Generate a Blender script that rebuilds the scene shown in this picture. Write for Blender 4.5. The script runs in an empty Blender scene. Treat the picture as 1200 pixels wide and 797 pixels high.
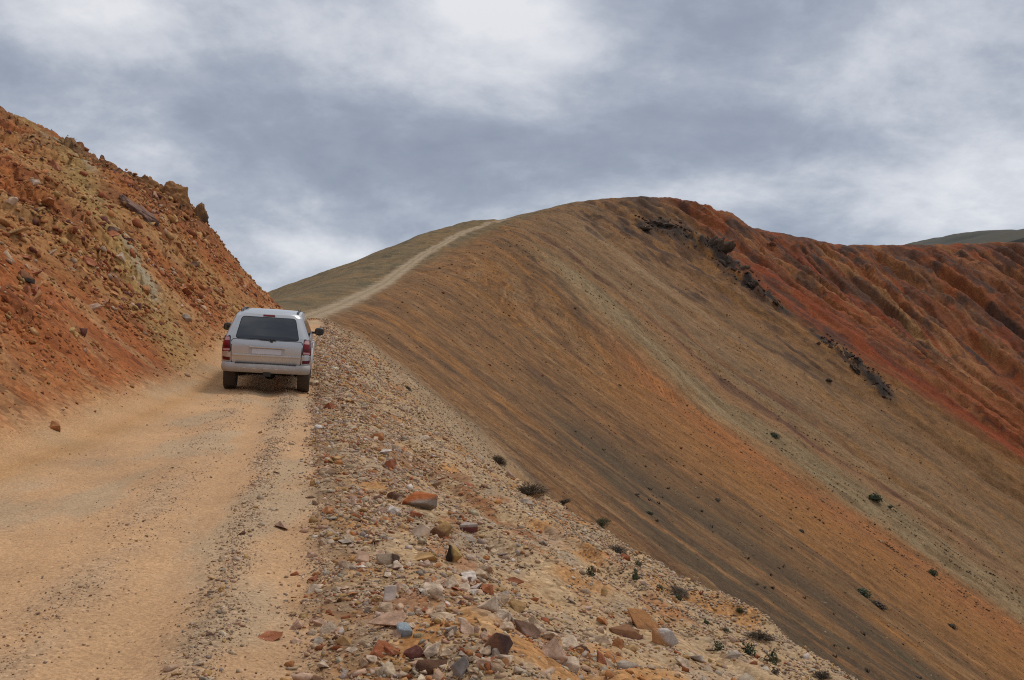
import bpy, bmesh, math, random
import numpy as np
from mathutils import Vector, Matrix, Euler

random.seed(7)
rng = np.random.default_rng(7)
scene = bpy.context.scene
COL = scene.collection
EYE = 1.70
FPX = 1167.0            # focal length in pixels of the 1200 px wide photograph

# ------------------------------------------------------------------ helpers
def tag(o, label=None, cat=None, group=None, kind=None):
    if label: o['label'] = label
    if cat: o['category'] = cat
    if group: o['group'] = group
    if kind: o['kind'] = kind
    return o

def mesh_from(name, verts, faces_flat, loop_starts=None, n=3):
    me = bpy.data.meshes.new(name)
    nv = len(verts); nl = len(faces_flat); nf = nl // n
    me.vertices.add(nv)
    me.vertices.foreach_set('co', np.asarray(verts, np.float32).ravel())
    me.loops.add(nl)
    me.loops.foreach_set('vertex_index', np.asarray(faces_flat, np.int32).ravel())
    me.polygons.add(nf)
    me.polygons.foreach_set('loop_start', np.arange(0, nl, n, dtype=np.int32))
    me.update(calc_edges=True)
    return me

def link(name, me, mat=None, parent=None):
    o = bpy.data.objects.new(name, me)
    COL.objects.link(o)
    if mat: me.materials.append(mat)
    if parent: o.parent = parent
    return o

def empty(name, loc=(0, 0, 0)):
    o = bpy.data.objects.new(name, None)
    COL.objects.link(o); o.location = loc
    o.empty_display_size = .2
    return o

# ------------------------------------------------------------------ noise
_perm = np.random.default_rng(3).permutation(4096).astype(np.int32)
_tile = np.random.default_rng(5).uniform(0, 2 * np.pi, 256 * 256)
_TGX = (np.cos(_tile) * 1.5).astype(np.float32); _TGY = (np.sin(_tile) * 1.5).astype(np.float32)
def pn(x, y, seed=0):
    """gradient noise"""
    x = np.asarray(x); y = np.asarray(y)
    xi = np.floor(x); yi = np.floor(y)
    xf = (x - xi).astype(np.float32); yf = (y - yi).astype(np.float32)
    ox = (seed * 37) % 256; oy = (seed * 101) % 256
    x0 = (xi.astype(np.int32) + ox) & 255; y0 = ((yi.astype(np.int32) + oy) & 255) << 8
    x1 = (x0 + 1) & 255; y1 = (y0 + 256) & 65535
    u = xf * xf * xf * (xf * (xf * 6 - 15) + 10); v = yf * yf * yf * (yf * (yf * 6 - 15) + 10)
    k = y0 | x0; a = _TGX[k] * xf + _TGY[k] * yf
    k = y0 | x1; b = _TGX[k] * (xf - 1) + _TGY[k] * yf
    a += u * (b - a)
    k = y1 | x0; c = _TGX[k] * xf + _TGY[k] * (yf - 1)
    k = y1 | x1; d = _TGX[k] * (xf - 1) + _TGY[k] * (yf - 1)
    c += u * (d - c)
    return a + v * (c - a)
def fbm(x, y, oct=4, seed=0, gain=.5, lac=2.03):
    t = 0; a = 1.0
    for i in range(oct):
        t = t + a * pn(x, y, seed + i * 7); x = x * lac + 13.1; y = y * lac + 5.7; a *= gain
    return t
def ridged(x, y, oct=4, seed=0):
    t = 0; a = 1.0
    for i in range(oct):
        n = 1 - np.abs(pn(x, y, seed + i * 7)) * 1.6
        t = t + a * n; x = x * 2.05 + 3.3; y = y * 2.05 + 8.8; a *= .5
    return t - 1.0
def cells(x, y, seed=0):
    """stepped block noise: value of the nearest jittered cell and edge closeness"""
    xi = np.floor(x).astype(np.int64); yi = np.floor(y).astype(np.int64)
    best = np.full(x.shape, 9.0); sec = np.full(x.shape, 9.0); val = np.zeros(x.shape); dx0 = np.zeros(x.shape); dy0 = np.zeros(x.shape)
    for ox in (-1, 0, 1):
        for oy in (-1, 0, 1):
            ix = xi + ox; iy = yi + oy
            h = _perm[(_perm[(ix + seed * 91) & 4095] + iy * 57) & 4095]
            h2 = _perm[(h + 77) & 4095]; h3 = _perm[(h2 + 19) & 4095]
            px = ix + h / 4096.0; py = iy + h2 / 4096.0
            dd = (px - x) ** 2 + (py - y) ** 2
            m = dd < best
            sec = np.where(m, best, np.minimum(sec, dd))
            val = np.where(m, h3 / 4096.0, val)
            dx0 = np.where(m, x - px, dx0); dy0 = np.where(m, y - py, dy0)
            best = np.where(m, dd, best)
    return val, np.sqrt(sec) - np.sqrt(best), dx0, dy0
def ss(a, b, x):
    t = np.clip((x - a) / (b - a), 0, 1); return t * t * (3 - 2 * t)
def lerp(a, b, t): return a + (b - a) * t

# ------------------------------------------------------------------ plan of the place
_TY = np.arange(-80, 420, .5)
def table(pairs, sm=4):
    ys, vs = zip(*pairs)
    v = np.interp(_TY, ys, vs)
    k = np.exp(-.5 * (np.arange(-12, 13) / sm) ** 2); k /= k.sum()
    vp = np.concatenate([v[0] + (v[0] - v[1]) * np.arange(12, 0, -1), v, v[-1] + (v[-1] - v[-2]) * np.arange(1, 13)])
    v = np.convolve(vp, k, 'valid')
    return lambda y: np.interp(y, _TY, v)
ROAD_Z = table([(-80, -2.6), (0, 0), (5, .15), (11, .33), (18, .50), (21.5, .58), (25, .84), (27, 1.08), (30, 1.6), (36, 2.3), (40, 2.55),
                (50, 2.7), (60, 3.0), (80, 4.4), (110, 7.8), (155, 14.6), (200, 23.5), (230, 29.6), (250, 32.5), (300, 34), (420, 30)])
ROAD_R = table([(-80, 15), (0, .05), (22, -4.35), (30, -5.95), (40, -7.5), (50, -9.3), (60, -10.9), (80, -12.3), (110, -12.8),
                (155, -13.0), (200, -8.0), (230, -.6), (260, 8), (300, 22), (420, 60)])
ROAD_L = table([(-80, 3.6), (0, -4.35), (10.9, -5.35), (17, -6.0), (21.6, -6.75), (28, -7.6), (35, -9.0), (40, -10.4), (50, -12.6), (60, -14.1),
                (80, -15.6), (110, -15.8), (155, -15.9), (200, -11.0), (230, -3.6), (260, 4), (300, 18), (420, 56)])
_E_OFF = table([(-80, 5), (0, 4.6), (8.5, 4.4), (11.5, 4.2), (18.5, 3.65), (27, 2.4), (34, 1.6), (40, .9), (44, .7), (420, .7)])
_E_DROP = table([(-80, 1.5), (0, 1.45), (8.5, 1.46), (18.5, 1.5), (27, 1.42), (34, 1.15), (40, .5), (44, .4), (420, .35)])
_ey = np.arange(-78, 46, 2.0)
_E = [(float(ROAD_R(y) + _E_OFF(y)), float(y), float(ROAD_Z(y) - _E_DROP(y))) for y in _ey]
_E += [(-8.9, 52, 2.35), (-10.1, 60, 2.7), (-11.6, 80, 4.1), (-12.4, 110, 7.5), (-10.6, 155, 14.3), (-3.9, 200, 23.1),
       (3.0, 230, 29.4), (10.9, 255, 35.4), (24, 280, 41.3), (36, 298, 44.4), (54.8, 318, 46.8), (68, 330, 40.4),
       (88, 340, 38.6), (114.8, 352, 35), (159, 372, 37.2), (200, 390, 40), (270, 420, 43), (420, 470, 46)]
def smooth_line(P, step_near=1.0, step_far=2.5, sw=None, sm=3):
    P = np.array(P, float)
    L = np.concatenate([[0], np.cumsum(np.linalg.norm(np.diff(P[:, :2], axis=0), axis=1))])
    s = [0.0]
    while s[-1] < L[-1]: s.append(s[-1] + (step_near if sw is None or s[-1] < sw else step_far))
    s = np.array(s)
    Q = np.stack([np.interp(s, L, P[:, i]) for i in range(P.shape[1])], 1)
    k = np.exp(-.5 * (np.arange(-6, 7) / sm) ** 2); k /= k.sum()
    for i in range(P.shape[1]):
        v = np.concatenate([Q[0, i] - (Q[6:0:-1, i] - Q[0, i]), Q[:, i], 2 * Q[-1, i] - Q[-2:-8:-1, i]])
        Q[:, i] = np.convolve(v, k, 'valid')
    return Q
RIDGE = smooth_line(_E, 1.2, 2.5, 150)
FOOT = smooth_line([(3.6, -80, 0), (-3.7, -10, 0)] + [(float(ROAD_L(y)), y, 0) for y in (0, 6, 11, 17, 21.6, 28, 33)]
                   + [(-8.6, 38, 0), (-9.4, 44, 0), (-11.6, 50, 0), (-17.5, 57, 0), (-31, 66, 0), (-70, 84, 0), (-160, 110, 0)], 1.2, 3, 150, 2)

def near_line(Q, x, y):
    """signed distance (+ to the right), arc length, z of the nearest point of a polyline"""
    A = Q[:-1, :2]; D = Q[1:, :2] - A; L2 = (D ** 2).sum(1); L = np.sqrt(L2)
    S0 = np.concatenate([[0], np.cumsum(L)])
    n = len(x); d = np.empty(n); s = np.empty(n); z = np.empty(n)
    Qx = Q[:, 0].astype(np.float32); Qy = Q[:, 1].astype(np.float32)
    for c in range(0, n, 20000):
        X = x[c:c + 20000]; Y = y[c:c + 20000]
        i = ((X[:, None].astype(np.float32) - Qx) ** 2 + (Y[:, None].astype(np.float32) - Qy) ** 2).argmin(1)
        bd = np.full(len(X), 1e18); bs = np.zeros(len(X)); bz = np.zeros(len(X)); bsg = np.zeros(len(X))
        for j in (np.clip(i - 1, 0, len(A) - 1), np.clip(i, 0, len(A) - 1)):
            t = np.clip(((X - A[j, 0]) * D[j, 0] + (Y - A[j, 1]) * D[j, 1]) / L2[j], 0, 1)
            ex = X - A[j, 0] - t * D[j, 0]; ey = Y - A[j, 1] - t * D[j, 1]
            dd = ex * ex + ey * ey; m = dd < bd
            bd = np.where(m, dd, bd); bs = np.where(m, S0[j] + t * L[j], bs)
            bz = np.where(m, Q[j, 2] + t * (Q[j + 1, 2] - Q[j, 2]), bz)
            bsg = np.where(m, np.sign(D[j, 1] * ex - D[j, 0] * ey), bsg)
        d[c:c + 20000] = np.sqrt(bd) * np.where(bsg == 0, 1, bsg); s[c:c + 20000] = bs; z[c:c + 20000] = bz
    return d, s, z
_rl = np.concatenate([[0], np.cumsum(np.linalg.norm(np.diff(RIDGE[:, :2], axis=0), axis=1))])
def s_of_y(y): return float(np.interp(y, RIDGE[:, 1], _rl))

def fields(x, y):
    x = np.asarray(x, float); y = np.asarray(y, float)
    f = {}
    d, s, zE = near_line(RIDGE, x, y); f['d'] = d; f['s'] = s; f['zE'] = zE
    df, sf, _ = near_line(FOOT, x, y); f['df'] = -df; f['sf'] = sf
    f['xr'] = ROAD_R(y); f['xl'] = ROAD_L(y); f['zr'] = ROAD_Z(y)
    f['ry'] = np.interp(s, _rl, RIDGE[:, 1])         # y of the nearest ridge point
    return f

def CRAG_S(d): return np.interp(d, [14, 18, 31, 37, 47, 60, 70, 77, 84], [362, 366, 373, 367, 362, 359, 357, 351, 347])
def SHIFT(s, d):
    """how far the streaks lean back up the ridge near its crest"""
    w = ss(205, 245, s)
    k = lerp(12, lerp(46, 18, ss(280, 315, s)), w) * (1 - ss(340, 375, s)) * ss(90, 135, s)
    return k * np.maximum(0, 1 - np.maximum(d, 0) / lerp(22, 44, w))

def height(x, y, f=None, detail=True):
    x = np.asarray(x, float); y = np.asarray(y, float)
    if f is None: f = fields(x, y)
    d, s, zE, xr, xl, zr, D = f['d'], f['s'], f['zE'], f['xr'], f['xl'], f['zr'], f['df']
    ry = f['ry']
    dp = np.maximum(d, 0)
    wn = 1 - ss(24, 62, ry)                                        # near flank is steeper just under the road
    q = .675 * dp + wn * .36 * 9 * (1 - np.exp(-dp / 9))
    far = ss(60, 200, ry)
    r = lerp(.5, 5.0, far)
    right = zE - (np.sqrt(q * q + r * r) - r)
    # ribs and gullies running down the scree
    amp = lerp(.10, .75, far) * ss(1, 40, dp) + lerp(0, 1.2, ss(340, 400, s)) * ss(2, 25, dp)
    warp = fbm(s / 40, dp / 60, 2, 5) * 3
    right = right + amp * fbm((s - SHIFT(s, dp) + warp) / lerp(7, 21, far), dp / 90, 3, 11)
    # left side of the ridge
    wE = np.maximum(np.interp(y, RIDGE[:260, 1], RIDGE[:260, 0]) - xr, .3)
    near = 1 - ss(28, 42, y)
    t = np.clip((x - xr) / wE, 0, 1.0)
    tilt = -(.03 + .035 * ss(12, 19, y)) * near
    edge_r = zr + tilt * (xr - xl) / 2
    shoulder = edge_r + (zE - edge_r) * (t ** 1.25) + near * (.14 * np.exp(-((x - xr - .9) / .55) ** 2) + .08 * np.exp(-((x - xr - 2.6) / .5) ** 2)) * (1 - t)
    v = np.clip((x - xl) / np.maximum(xr - xl, .5), 0, 1)
    road = zr + tilt * (np.clip(x, xl, xr) - (xl + xr) / 2)
    off = xr - x
    rut = -.035 * np.exp(-((off - .16) / .2) ** 2) + .03 * np.exp(-((off - .58) / .15) ** 2) - .03 * np.exp(-((off - 1.0) / .2) ** 2) + .02 * np.exp(-((off - 1.45) / .2) ** 2) - .02 * np.exp(-((off - 2.1) / .3) ** 2)
    rut = rut * (1 - ss(20, 60, y)) * ss(-1.2, -.1, off)
    road = road + rut; shoulder = shoulder + rut
    Dl = np.maximum(xl - x, 0)
    farleft = zr + tilt * (xl - xr) / 2 + .04 * np.minimum(Dl, 3) - lerp(.2, .44, ss(50, 110, y)) * (np.sqrt(np.maximum(Dl - 3, 0) ** 2 + 16) - 4)
    left = np.where(x > xr, shoulder, np.where(x > xl, road, farleft))
    crest = zE - lerp(.36, .13, ss(300, 360, s)) * np.maximum(-d - 3, 0) - .0006 * np.minimum(np.maximum(-d, 0), 150) ** 2
    wy = ss(222, 262, np.maximum(y, ry)) * (d < 0)
    left = lerp(left, crest, wy)
    z = np.where(d > 0, right, left)
    # the cut hillside on the left
    Dp = np.maximum(D, 0)
    st = lerp(.92, 1.22, ss(20, 40, y))
    hp = st * Dp - .50 * (1 - np.exp(-Dp / .8)) - (st - lerp(.56, .61, ss(20, 40, y))) * (np.sqrt(np.maximum(Dp - 3.2, 0) ** 2 + 1) - 1) - .0018 * np.maximum(Dp - 14, 0) ** 2
    hp = np.minimum(hp, 24)
    z = z + hp * (Dp > 0)
    if detail:
        hw = ss(.4, 3.5, Dp)
        sf = f['sf']
        # slabs dipping down the slope, broken blocks, ledges near the skyline
        wx = .3 * fbm(sf / .9, Dp / 1.2, 2, 2); wy_ = .3 * fbm(sf / .9 + 9, Dp / 1.2, 2, 4)
        c1, e1, ax, ay = cells(sf / 1.5 + wx, Dp / 2.6 + wy_, 3)
        c2, e2, bx, by = cells(sf / .55 + wx, Dp / .9 + wy_, 8)
        c3, e3, cx, cy = cells(sf / .24, Dp / .38, 12)
        blocks = (.34 * (c1 - .5) + .25 * ax * (c1 - .5)) + .20 * (c2 - .5) + .16 * bx * (c2 - .3) + .08 * (c3 - .5)
        blocks = blocks - .20 * (1 - ss(0, .10, e1)) - .12 * (1 - ss(0, .12, e2)) - .05 * (1 - ss(0, .14, e3))
        patch = ss(-.4, .3, fbm(sf / 5, Dp / 7, 2, 40))
        blocks = blocks * (.3 + .8 * patch)
        swell = .5 * fbm(sf / 6.5, Dp / 9, 3, 21) + .22 * ridged(sf / 2.2, Dp / 4, 3, 23)
        z = z + hw * (blocks * 1.15 + swell * .8)
        # bedrock crags breaking through below the skyline
        ck = ss(2.6, 4.5, Dp) * (1 - ss(7.5, 9.5, Dp)) * ss(35, 37.5, y) * (1 - ss(43, 46, y))
        k1, g1, ux, uy = cells(sf / 1.1 + wx * 2, Dp / 1.0 + wy_ * 2, 14); k2, g2, qx, qy = cells(sf / .42 + wx, Dp / .42, 15)
        z = z + ck * (.62 * (k1 - .5) + .35 * ux * (k1 - .2) + .2 * (k2 - .5) - .15 * (1 - ss(0, .12, g1)))
        # talus, bank and road surface
        nb = (1 - hw) * (1 - ss(45, 110, y))
        jit = .18 * fbm(x / .7, y / .9, 3, 36)
        onroad = ss(-.15, .15, x - xl + jit) * (1 - ss(-.22, .22, x - xr + jit))
        nz = .035 * fbm(x / .55, y / .55, 3, 31) + .05 * fbm(x / 2.1, y / 2.1, 2, 33)
        bankw = ss(.0, .9, x - xr + .3 * fbm(x / .8, y / 1.1, 2, 34))
        z = z + nb * lerp(nz * (.35 + bankw), .010 * fbm(x / .3, y / .5, 3, 35) + .016 * fbm(x / 1.3, y / 2.5, 2, 37), onroad)
        # sharp little slip edge on the bank
        z = z + nb * bankw * .10 * (ss(.1, .35, fbm(x / 1.6 + y * .2, y / 3.2, 2, 39)))
        # scree: lumps, and crags under the far crest
        z = z + far * (.25 * fbm(x / 5, y / 5, 3, 51) + .35 * ss(2, 8, dp) * fbm(s / 2.5, dp / 6, 3, 53))
        cr = ss(322, 345, s) * (1 - ss(30, 75, dp)) * ss(-6, 3, d)
        z = z + cr * (1.5 * ridged(s / 13, dp / 22, 3, 55) * ss(.5, 9, dp) + .45 * fbm(s / 4, dp / 6, 3, 57))
        # eroded chutes in the red bowl
        gu = ridged((s + 2.5 * fbm(s / 9, dp / 12, 2, 60)) / 15, dp / 130, 3, 61)
        gs = s + 2.5 * fbm(s / 9, dp / 12, 2, 60)
        gul = -np.minimum(np.abs(pn(gs / 12, dp / 120, 67)) * 3.2, 1) + -.5 * np.minimum(np.abs(pn(gs / 5.2, dp / 60, 68)) * 3, 1)
        z = z + ss(365, 400, s) * ss(2, 14, dp) * (1.6 * gu - 2.6 * (1 + gul) + .9 * ridged(x / 5.5, y / 5.5, 3, 69) * ss(-.1, .4, fbm(s / 16, dp / 25, 2, 70)))
        z = z + far * ss(3, 20, dp) * (1 - ss(365, 400, s)) * .9 * ridged((s - SHIFT(s, dp) + 3 * fbm(s / 12, dp / 16, 3, 62)) / 13, dp / 90, 3, 63) * ss(-.2, .4, fbm(s / 30, dp / 30, 2, 64))
        cl = np.exp(-((s - CRAG_S(dp) + 2 * fbm(s / 3, dp / 5, 2, 65)) / 3.2) ** 2) * ss(14, 18, dp) * (1 - ss(76, 82, dp)) * (1 - .9 * np.exp(-((dp - 58) / 4) ** 2))
        z = z + cl * (1.0 + 1.6 * fbm(x / 3, y / 3, 3, 66))
        pk = ss(285, 300, s) * (1 - ss(345, 365, s)) * np.exp(-(d / 7) ** 2)
        z = z + pk * .5 * fbm(x / 4, y / 4, 3, 59)
    return z

def height_mt(x, y, detail=True):
    from concurrent.futures import ThreadPoolExecutor
    if len(x) < 4000: return height(x, y, None, detail)
    with ThreadPoolExecutor(4) as ex: return np.concatenate(list(ex.map(lambda k: height(x[k:k + 4000], y[k:k + 4000], None, detail), range(0, len(x), 4000))))
def ground(x, y):
    return float(height(np.array([x], float), np.array([y], float))[0])

def at(px, py, ymax=600):
    """the point of the ground that stands at this place of the photograph"""
    dx = (px - 600) / FPX; dz = (398.5 - py) / FPX
    Y = np.exp(np.linspace(math.log(3), math.log(ymax), 1500))
    h = height(dx * Y, Y)
    g = EYE + dz * Y - h
    k = np.where(g < 0)[0]
    if len(k) == 0: return None
    k = k[0]
    if k == 0: yy = Y[0]
    else:
        yy = Y[k - 1] + (Y[k] - Y[k - 1]) * g[k - 1] / (g[k - 1] - g[k])
    return Vector((dx * yy, yy, EYE + dz * yy))

# ------------------------------------------------------------------ node helpers
class NT:
    def __init__(s, tree): s.t = tree; s.n = tree.nodes; s.l = tree.links
    def new(s, typ, **kw):
        n = s.n.new(typ)
        for k, v in kw.items(): setattr(n, k, v)
        return n
    def set(s, sock, v):
        if hasattr(v, 'is_output') or isinstance(v, bpy.types.NodeSocket): s.l.new(v, sock)
        else: sock.default_value = v
    def math(s, op, a, b=0.0, c=None, clamp=False):
        n = s.new('ShaderNodeMath', operation=op, use_clamp=clamp); s.set(n.inputs[0], a); s.set(n.inputs[1], b)
        if c is not None: s.set(n.inputs[2], c)
        return n.outputs[0]
    def vmath(s, op, a, b=(0, 0, 0)):
        n = s.new('ShaderNodeVectorMath', operation=op); s.set(n.inputs[0], a); s.set(n.inputs[1], b)
        return n.outputs[0]
    def noise(s, vec, scale, detail=3, rough=.55, dist=0.0):
        n = s.new('ShaderNodeTexNoise'); s.set(n.inputs['Vector'], vec); n.inputs['Scale'].default_value = scale
        n.inputs['Detail'].default_value = detail; n.inputs['Roughness'].default_value = rough; n.inputs['Distortion'].default_value = dist
        return n.outputs[0]
    def ramp(s, fac, stops, interp='LINEAR'):
        n = s.new('ShaderNodeValToRGB'); s.set(n.inputs[0], fac); n.color_ramp.interpolation = interp
        el = n.color_ramp.elements
        while len(el) < len(stops): el.new(.5)
        for e, (p, c) in zip(el, stops): e.position = p; e.color = (*c, 1) if not isinstance(c, (int, float)) else (c, c, c, 1)
        return n.outputs[0]
    def mix(s, fac, a, b, mode='MIX'):
        n = s.new('ShaderNodeMix', data_type='RGBA', blend_type=mode); s.set(n.inputs[0], fac)
        for i, v in ((6, a), (7, b)): s.set(n.inputs[i], (*v, 1) if isinstance(v, tuple) and len(v) == 3 else v)
        return n.outputs[2]
    def maprange(s, v, a, b, c, d):
        n = s.new('ShaderNodeMapRange'); s.set(n.inputs[0], v)
        for i, k in enumerate((a, b, c, d)): s.set(n.inputs[i + 1], k)
        return n.outputs[0]

def new_mat(name):
    m = bpy.data.materials.new(name); m.use_nodes = True
    nt = NT(m.node_tree); b = m.node_tree.nodes['Principled BSDF']
    return m, nt, b

def ground_material(name, grain, stones, streak):
    m, t, b = new_mat(name)
    col = t.new('ShaderNodeAttribute', attribute_name='Col').outputs['Color']
    flow = t.new('ShaderNodeAttribute', attribute_name='flow').outputs['Vector']
    pos = t.new('ShaderNodeNewGeometry').outputs['Position']
    c = col
    if streak:
        sv = t.vmath('MULTIPLY', flow, (1.0, .075, 0))
        n1 = t.noise(sv, .55, 5, .62, .35)
        sv2 = t.vmath('MULTIPLY', flow, (1.0, .22, 0))
        n2 = t.noise(sv2, 2.6, 4, .62, .2)
        n3 = t.noise(t.vmath('MULTIPLY', flow, (1.0, .16, 0)), 6.5, 4, .65, .1)
        k = t.math('MULTIPLY', t.math('MULTIPLY', t.maprange(n1, .3, .7, .84, 1.18), t.maprange(n2, .3, .7, .78, 1.24)), t.maprange(n3, .3, .7, .78, 1.24))
        c = t.mix(1.0, c, t.new_gray(k) if hasattr(t, 'new_gray') else k, 'MULTIPLY')
    # grit: every little stone has its own tint
    vo = t.new('ShaderNodeTexVoronoi'); t.set(vo.inputs['Vector'], pos); vo.inputs['Scale'].default_value = stones
    tint = t.ramp(t.math('FRACT', t.math('MULTIPLY', vo.outputs['Color'], 7.31)),
                  [(0, (.55, .50, .47)), (.25, (.95, .86, .78)), (.5, (1.0, 1.0, 1.0)), (.72, (1.22, 1.18, 1.15)), (.88, (.78, .66, .58)), (1, (1.45, 1.42, 1.40))])
    g = t.noise(pos, grain, 4, .7)
    c = t.mix(1.0, c, t.ramp(g, [(.25, .62 if not streak else .48), (.5, 1.0), (.75, 1.38 if not streak else 1.55)]), 'MULTIPLY')  # extra contrast on streaked scree paints fine shadows as well as speckle
    rub = t.new('ShaderNodeAttribute', attribute_name='rub').outputs['Fac']
    c = t.mix(rub, c, t.mix(1.0, c, tint, 'MULTIPLY'))
    big = t.noise(pos, .9, 4, .6)
    c = t.mix(1.0, c, t.ramp(big, [(.3, .86), (.5, 1.0), (.7, 1.12)]), 'MULTIPLY')
    t.set(b.inputs['Base Color'], c)
    b.inputs['Roughness'].default_value = .95; b.inputs['Specular IOR Level'].default_value = .15
    bp = t.new('ShaderNodeBump'); bp.inputs['Strength'].default_value = .55; bp.inputs['Distance'].default_value = .05
    hgt = t.math('ADD', t.math('MULTIPLY', t.noise(pos, grain * .55, 5, .72), .6), t.math('MULTIPLY', vo.outputs['Distance'], t.math('MULTIPLY', rub, -.5)))
    t.set(bp.inputs['Height'], hgt); t.set(b.inputs['Normal'], bp.outputs[0])
    return m

# ------------------------------------------------------------------ colours of the bare ground
def mixc(c, col, w): return c + (np.array(col) - c) * w[:, None]
def colours(x, y, f):
    d, s, D, sf, xr, xl = f['d'], f['s'], f['df'], f['sf'], f['xr'], f['xl']
    n = len(x)
    rub = np.full(n, .6)
    # --- scree face
    wrp = 5 * fbm(s / 25, d / 50, 3, 101) + 2.2 * fbm(s / 5, d / 14, 4, 102)
    S = s - SHIFT(s, d) + wrp
    st = fbm(S / 9, d / 120, 4, 103); st2 = fbm(S / 2.6, d / 40, 3, 104)
    c = np.tile(np.array((.212, .112, .044)), (n, 1))
    c = mixc(c, (.120, .068, .032), ss(.1, .6, st))
    c = mixc(c, (.265, .125, .036), ss(.05, .55, -st))
    c = mixc(c, (.10, .056, .030), ss(.2, .65, st2) * .5)
    c = mixc(c, (.29, .18, .085), ss(.2, .7, -st2) * .45)
    mo = fbm(x / 6, y / 6, 4, 105); mo2 = fbm(x / 1.6, y / 1.6, 3, 106)
    c = mixc(c, (.27, .135, .05), ss(.1, .7, mo) * .5)
    c = mixc(c, (.11, .066, .034), ss(.1, .7, -mo) * .4)
    c = c * (1 + .22 * mo2[:, None]) * np.array((.93, .88, .84))
    def band(s0, w, col, k, d0=-5, d1=400, soft=12, brk=0.0):
        nonlocal c
        m = np.exp(-((S - s0) / (w * 1.15)) ** 2) * (.55 + .45 * ss(-.5, .3, fbm(S / 3, d / 12, 3, 99))) * ss(d0, d0 + soft, d) * (1 - ss(d1, d1 + soft * 2, d)) * k
        if brk: m = m * ss(-brk, .35, fbm(S / 6, d / 9, 3, int(s0)))
        c = mixc(c, col, np.clip(m, 0, 1))
    c = mixc(c, (.215, .145, .080), ss(248, 262, S) * (1 - ss(335, 352, S)) * .3)
    BANDS(band)
    # red side of the bowl
    red = ss(-8, 14, S - lerp(392, 364, ss(14, 48, d))) * ss(-3, 3, d)
    rc = np.tile(np.array((.205, .062, .020)), (n, 1))
    rc = mixc(rc, (.255, .105, .038), ss(.0, .6, st))
    rc = mixc(rc, (.085, .036, .020), ss(.1, .5, -st) * .85)
    rc = mixc(rc, (.075, .036, .022), ss(.2, .6, fbm(S / 3.2, d / 22, 4, 107)) * .7)
    rc = mixc(rc, (.24, .052, .016), ss(.15, .6, st2) * .7)
    c = c + (rc - c) * red[:, None]
    def rband(s0, w, col, k, d0=-5, d1=400, soft=12, brk=0.0): band(s0, w, col, k, d0, d1, soft, brk)
    RBANDS(rband)
    # dark crags below the far crest
    cr = ss(322, 345, s) * (1 - ss(22, 60, d)) * ss(-4, 3, d) * ss(.25, .75, fbm(S / 7, d / 8, 3, 120) + .2)
    c = mixc(c, (.075, .040, .026), cr * .75)
    cl = np.exp(-((s - CRAG_S(d) + 2 * fbm(s / 3, d / 5, 2, 65)) / 3.4) ** 2) * ss(13, 17, d) * (1 - ss(76, 84, d)) * (1 - .9 * np.exp(-((d - 58) / 4) ** 2)) * ss(-.5, .1, fbm(x / 4, y / 4, 3, 123) + .1)
    c = mixc(c, (.042, .034, .028), np.clip(cl * 1.5, 0, 1) * .95)
    lg = np.exp(-((d - 17) / 3.2) ** 2) * ss(338, 348, s) * (1 - ss(364, 372, s)) * ss(-.3, .1, fbm(x / 5, y / 5, 3, 124))
    c = mixc(c, (.045, .034, .026), lg * .9)
    blot = ss(300, 330, s) * ss(.15, .5, fbm(S / 5, d / 14, 4, 121)) * ss(0, 5, d) * (1 - ss(60, 100, d))
    c = mixc(c, (.06, .036, .026), blot * .7)
    # shrub-stained dark foot of the slope, seen over the near bank
    low = ss(11, 19, d) * (1 - ss(158, 192, S)) * ss(-.5, .2, fbm(S / 8, d / 40, 3, 122))
    c = mixc(c, (.080, .052, .028), np.clip(low * 1.15, 0, 1) * .9); c = mixc(c, (.12, .085, .04), low * ss(.1, .5, fbm(S / 2, d / 18, 3, 125)) * .6)
    # --- left flank of the far ridge: thin dry turf
    lf = (1 - ss(-3.5, 0.5, d)) * ss(38, 50, y)
    tc = np.tile(np.array((.165, .115, .055)), (n, 1))
    tc = mixc(tc, (.20, .125, .055), ss(-.1, .5, fbm(x / 9, y / 14, 4, 130)))
    tc = mixc(tc, (.095, .078, .040), ss(.1, .6, fbm(x / 3, y / 5, 3, 131)) * .7)
    c = c + (tc - c) * lf[:, None]
    # --- road
    v = (x - xl) / np.maximum(xr - xl, .5)
    far = ss(34, 60, y)
    e = .05 * fbm(x / .8, y / .8, 3, 140)
    rd = ss(lerp(-.04, .0, far), lerp(.06, .40, far), v + e * lerp(.6, 3, far)) * (1 - ss(lerp(.96, .62, far), lerp(1.06, 1.0, far), v + e * lerp(1, 3, far))) * (y < 252)
    rd = np.where((x < xl + .3) & (y < 48) & (D > -1.5), 1.0, rd)
    rcol = np.tile(np.array((.555, .328, .166)), (n, 1))
    rcol = mixc(rcol, (.47, .33, .195), ss(-.1, .6, fbm(x / .9, y / 2.6, 4, 141)) * .75)
    off = xr - x + .06 * fbm(y / 2, x * 0, 2, 142)
    grav = np.exp(-((off - .58) / .17) ** 2) * .8 + np.exp(-((off - 1.45) / .22) ** 2) * .55 + np.exp(-((off + .05) / .14) ** 2) * .7
    grav = grav * ss(-.6, .4, fbm(x / .5, y / 1.6, 3, 143))
    rcol = mixc(rcol, (.43, .315, .20), np.clip(grav, 0, 1) * .8)
    rcol = mixc(rcol, (.50, .265, .10), np.exp(-((v - .03) / .09) ** 2) * .6)
    rcol = mixc(rcol, (.37, .275, .17), far * .9)
    rcol = mixc(rcol, (.24, .175, .095), far * np.exp(-((v - .48) / .07) ** 2) * .6)
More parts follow.
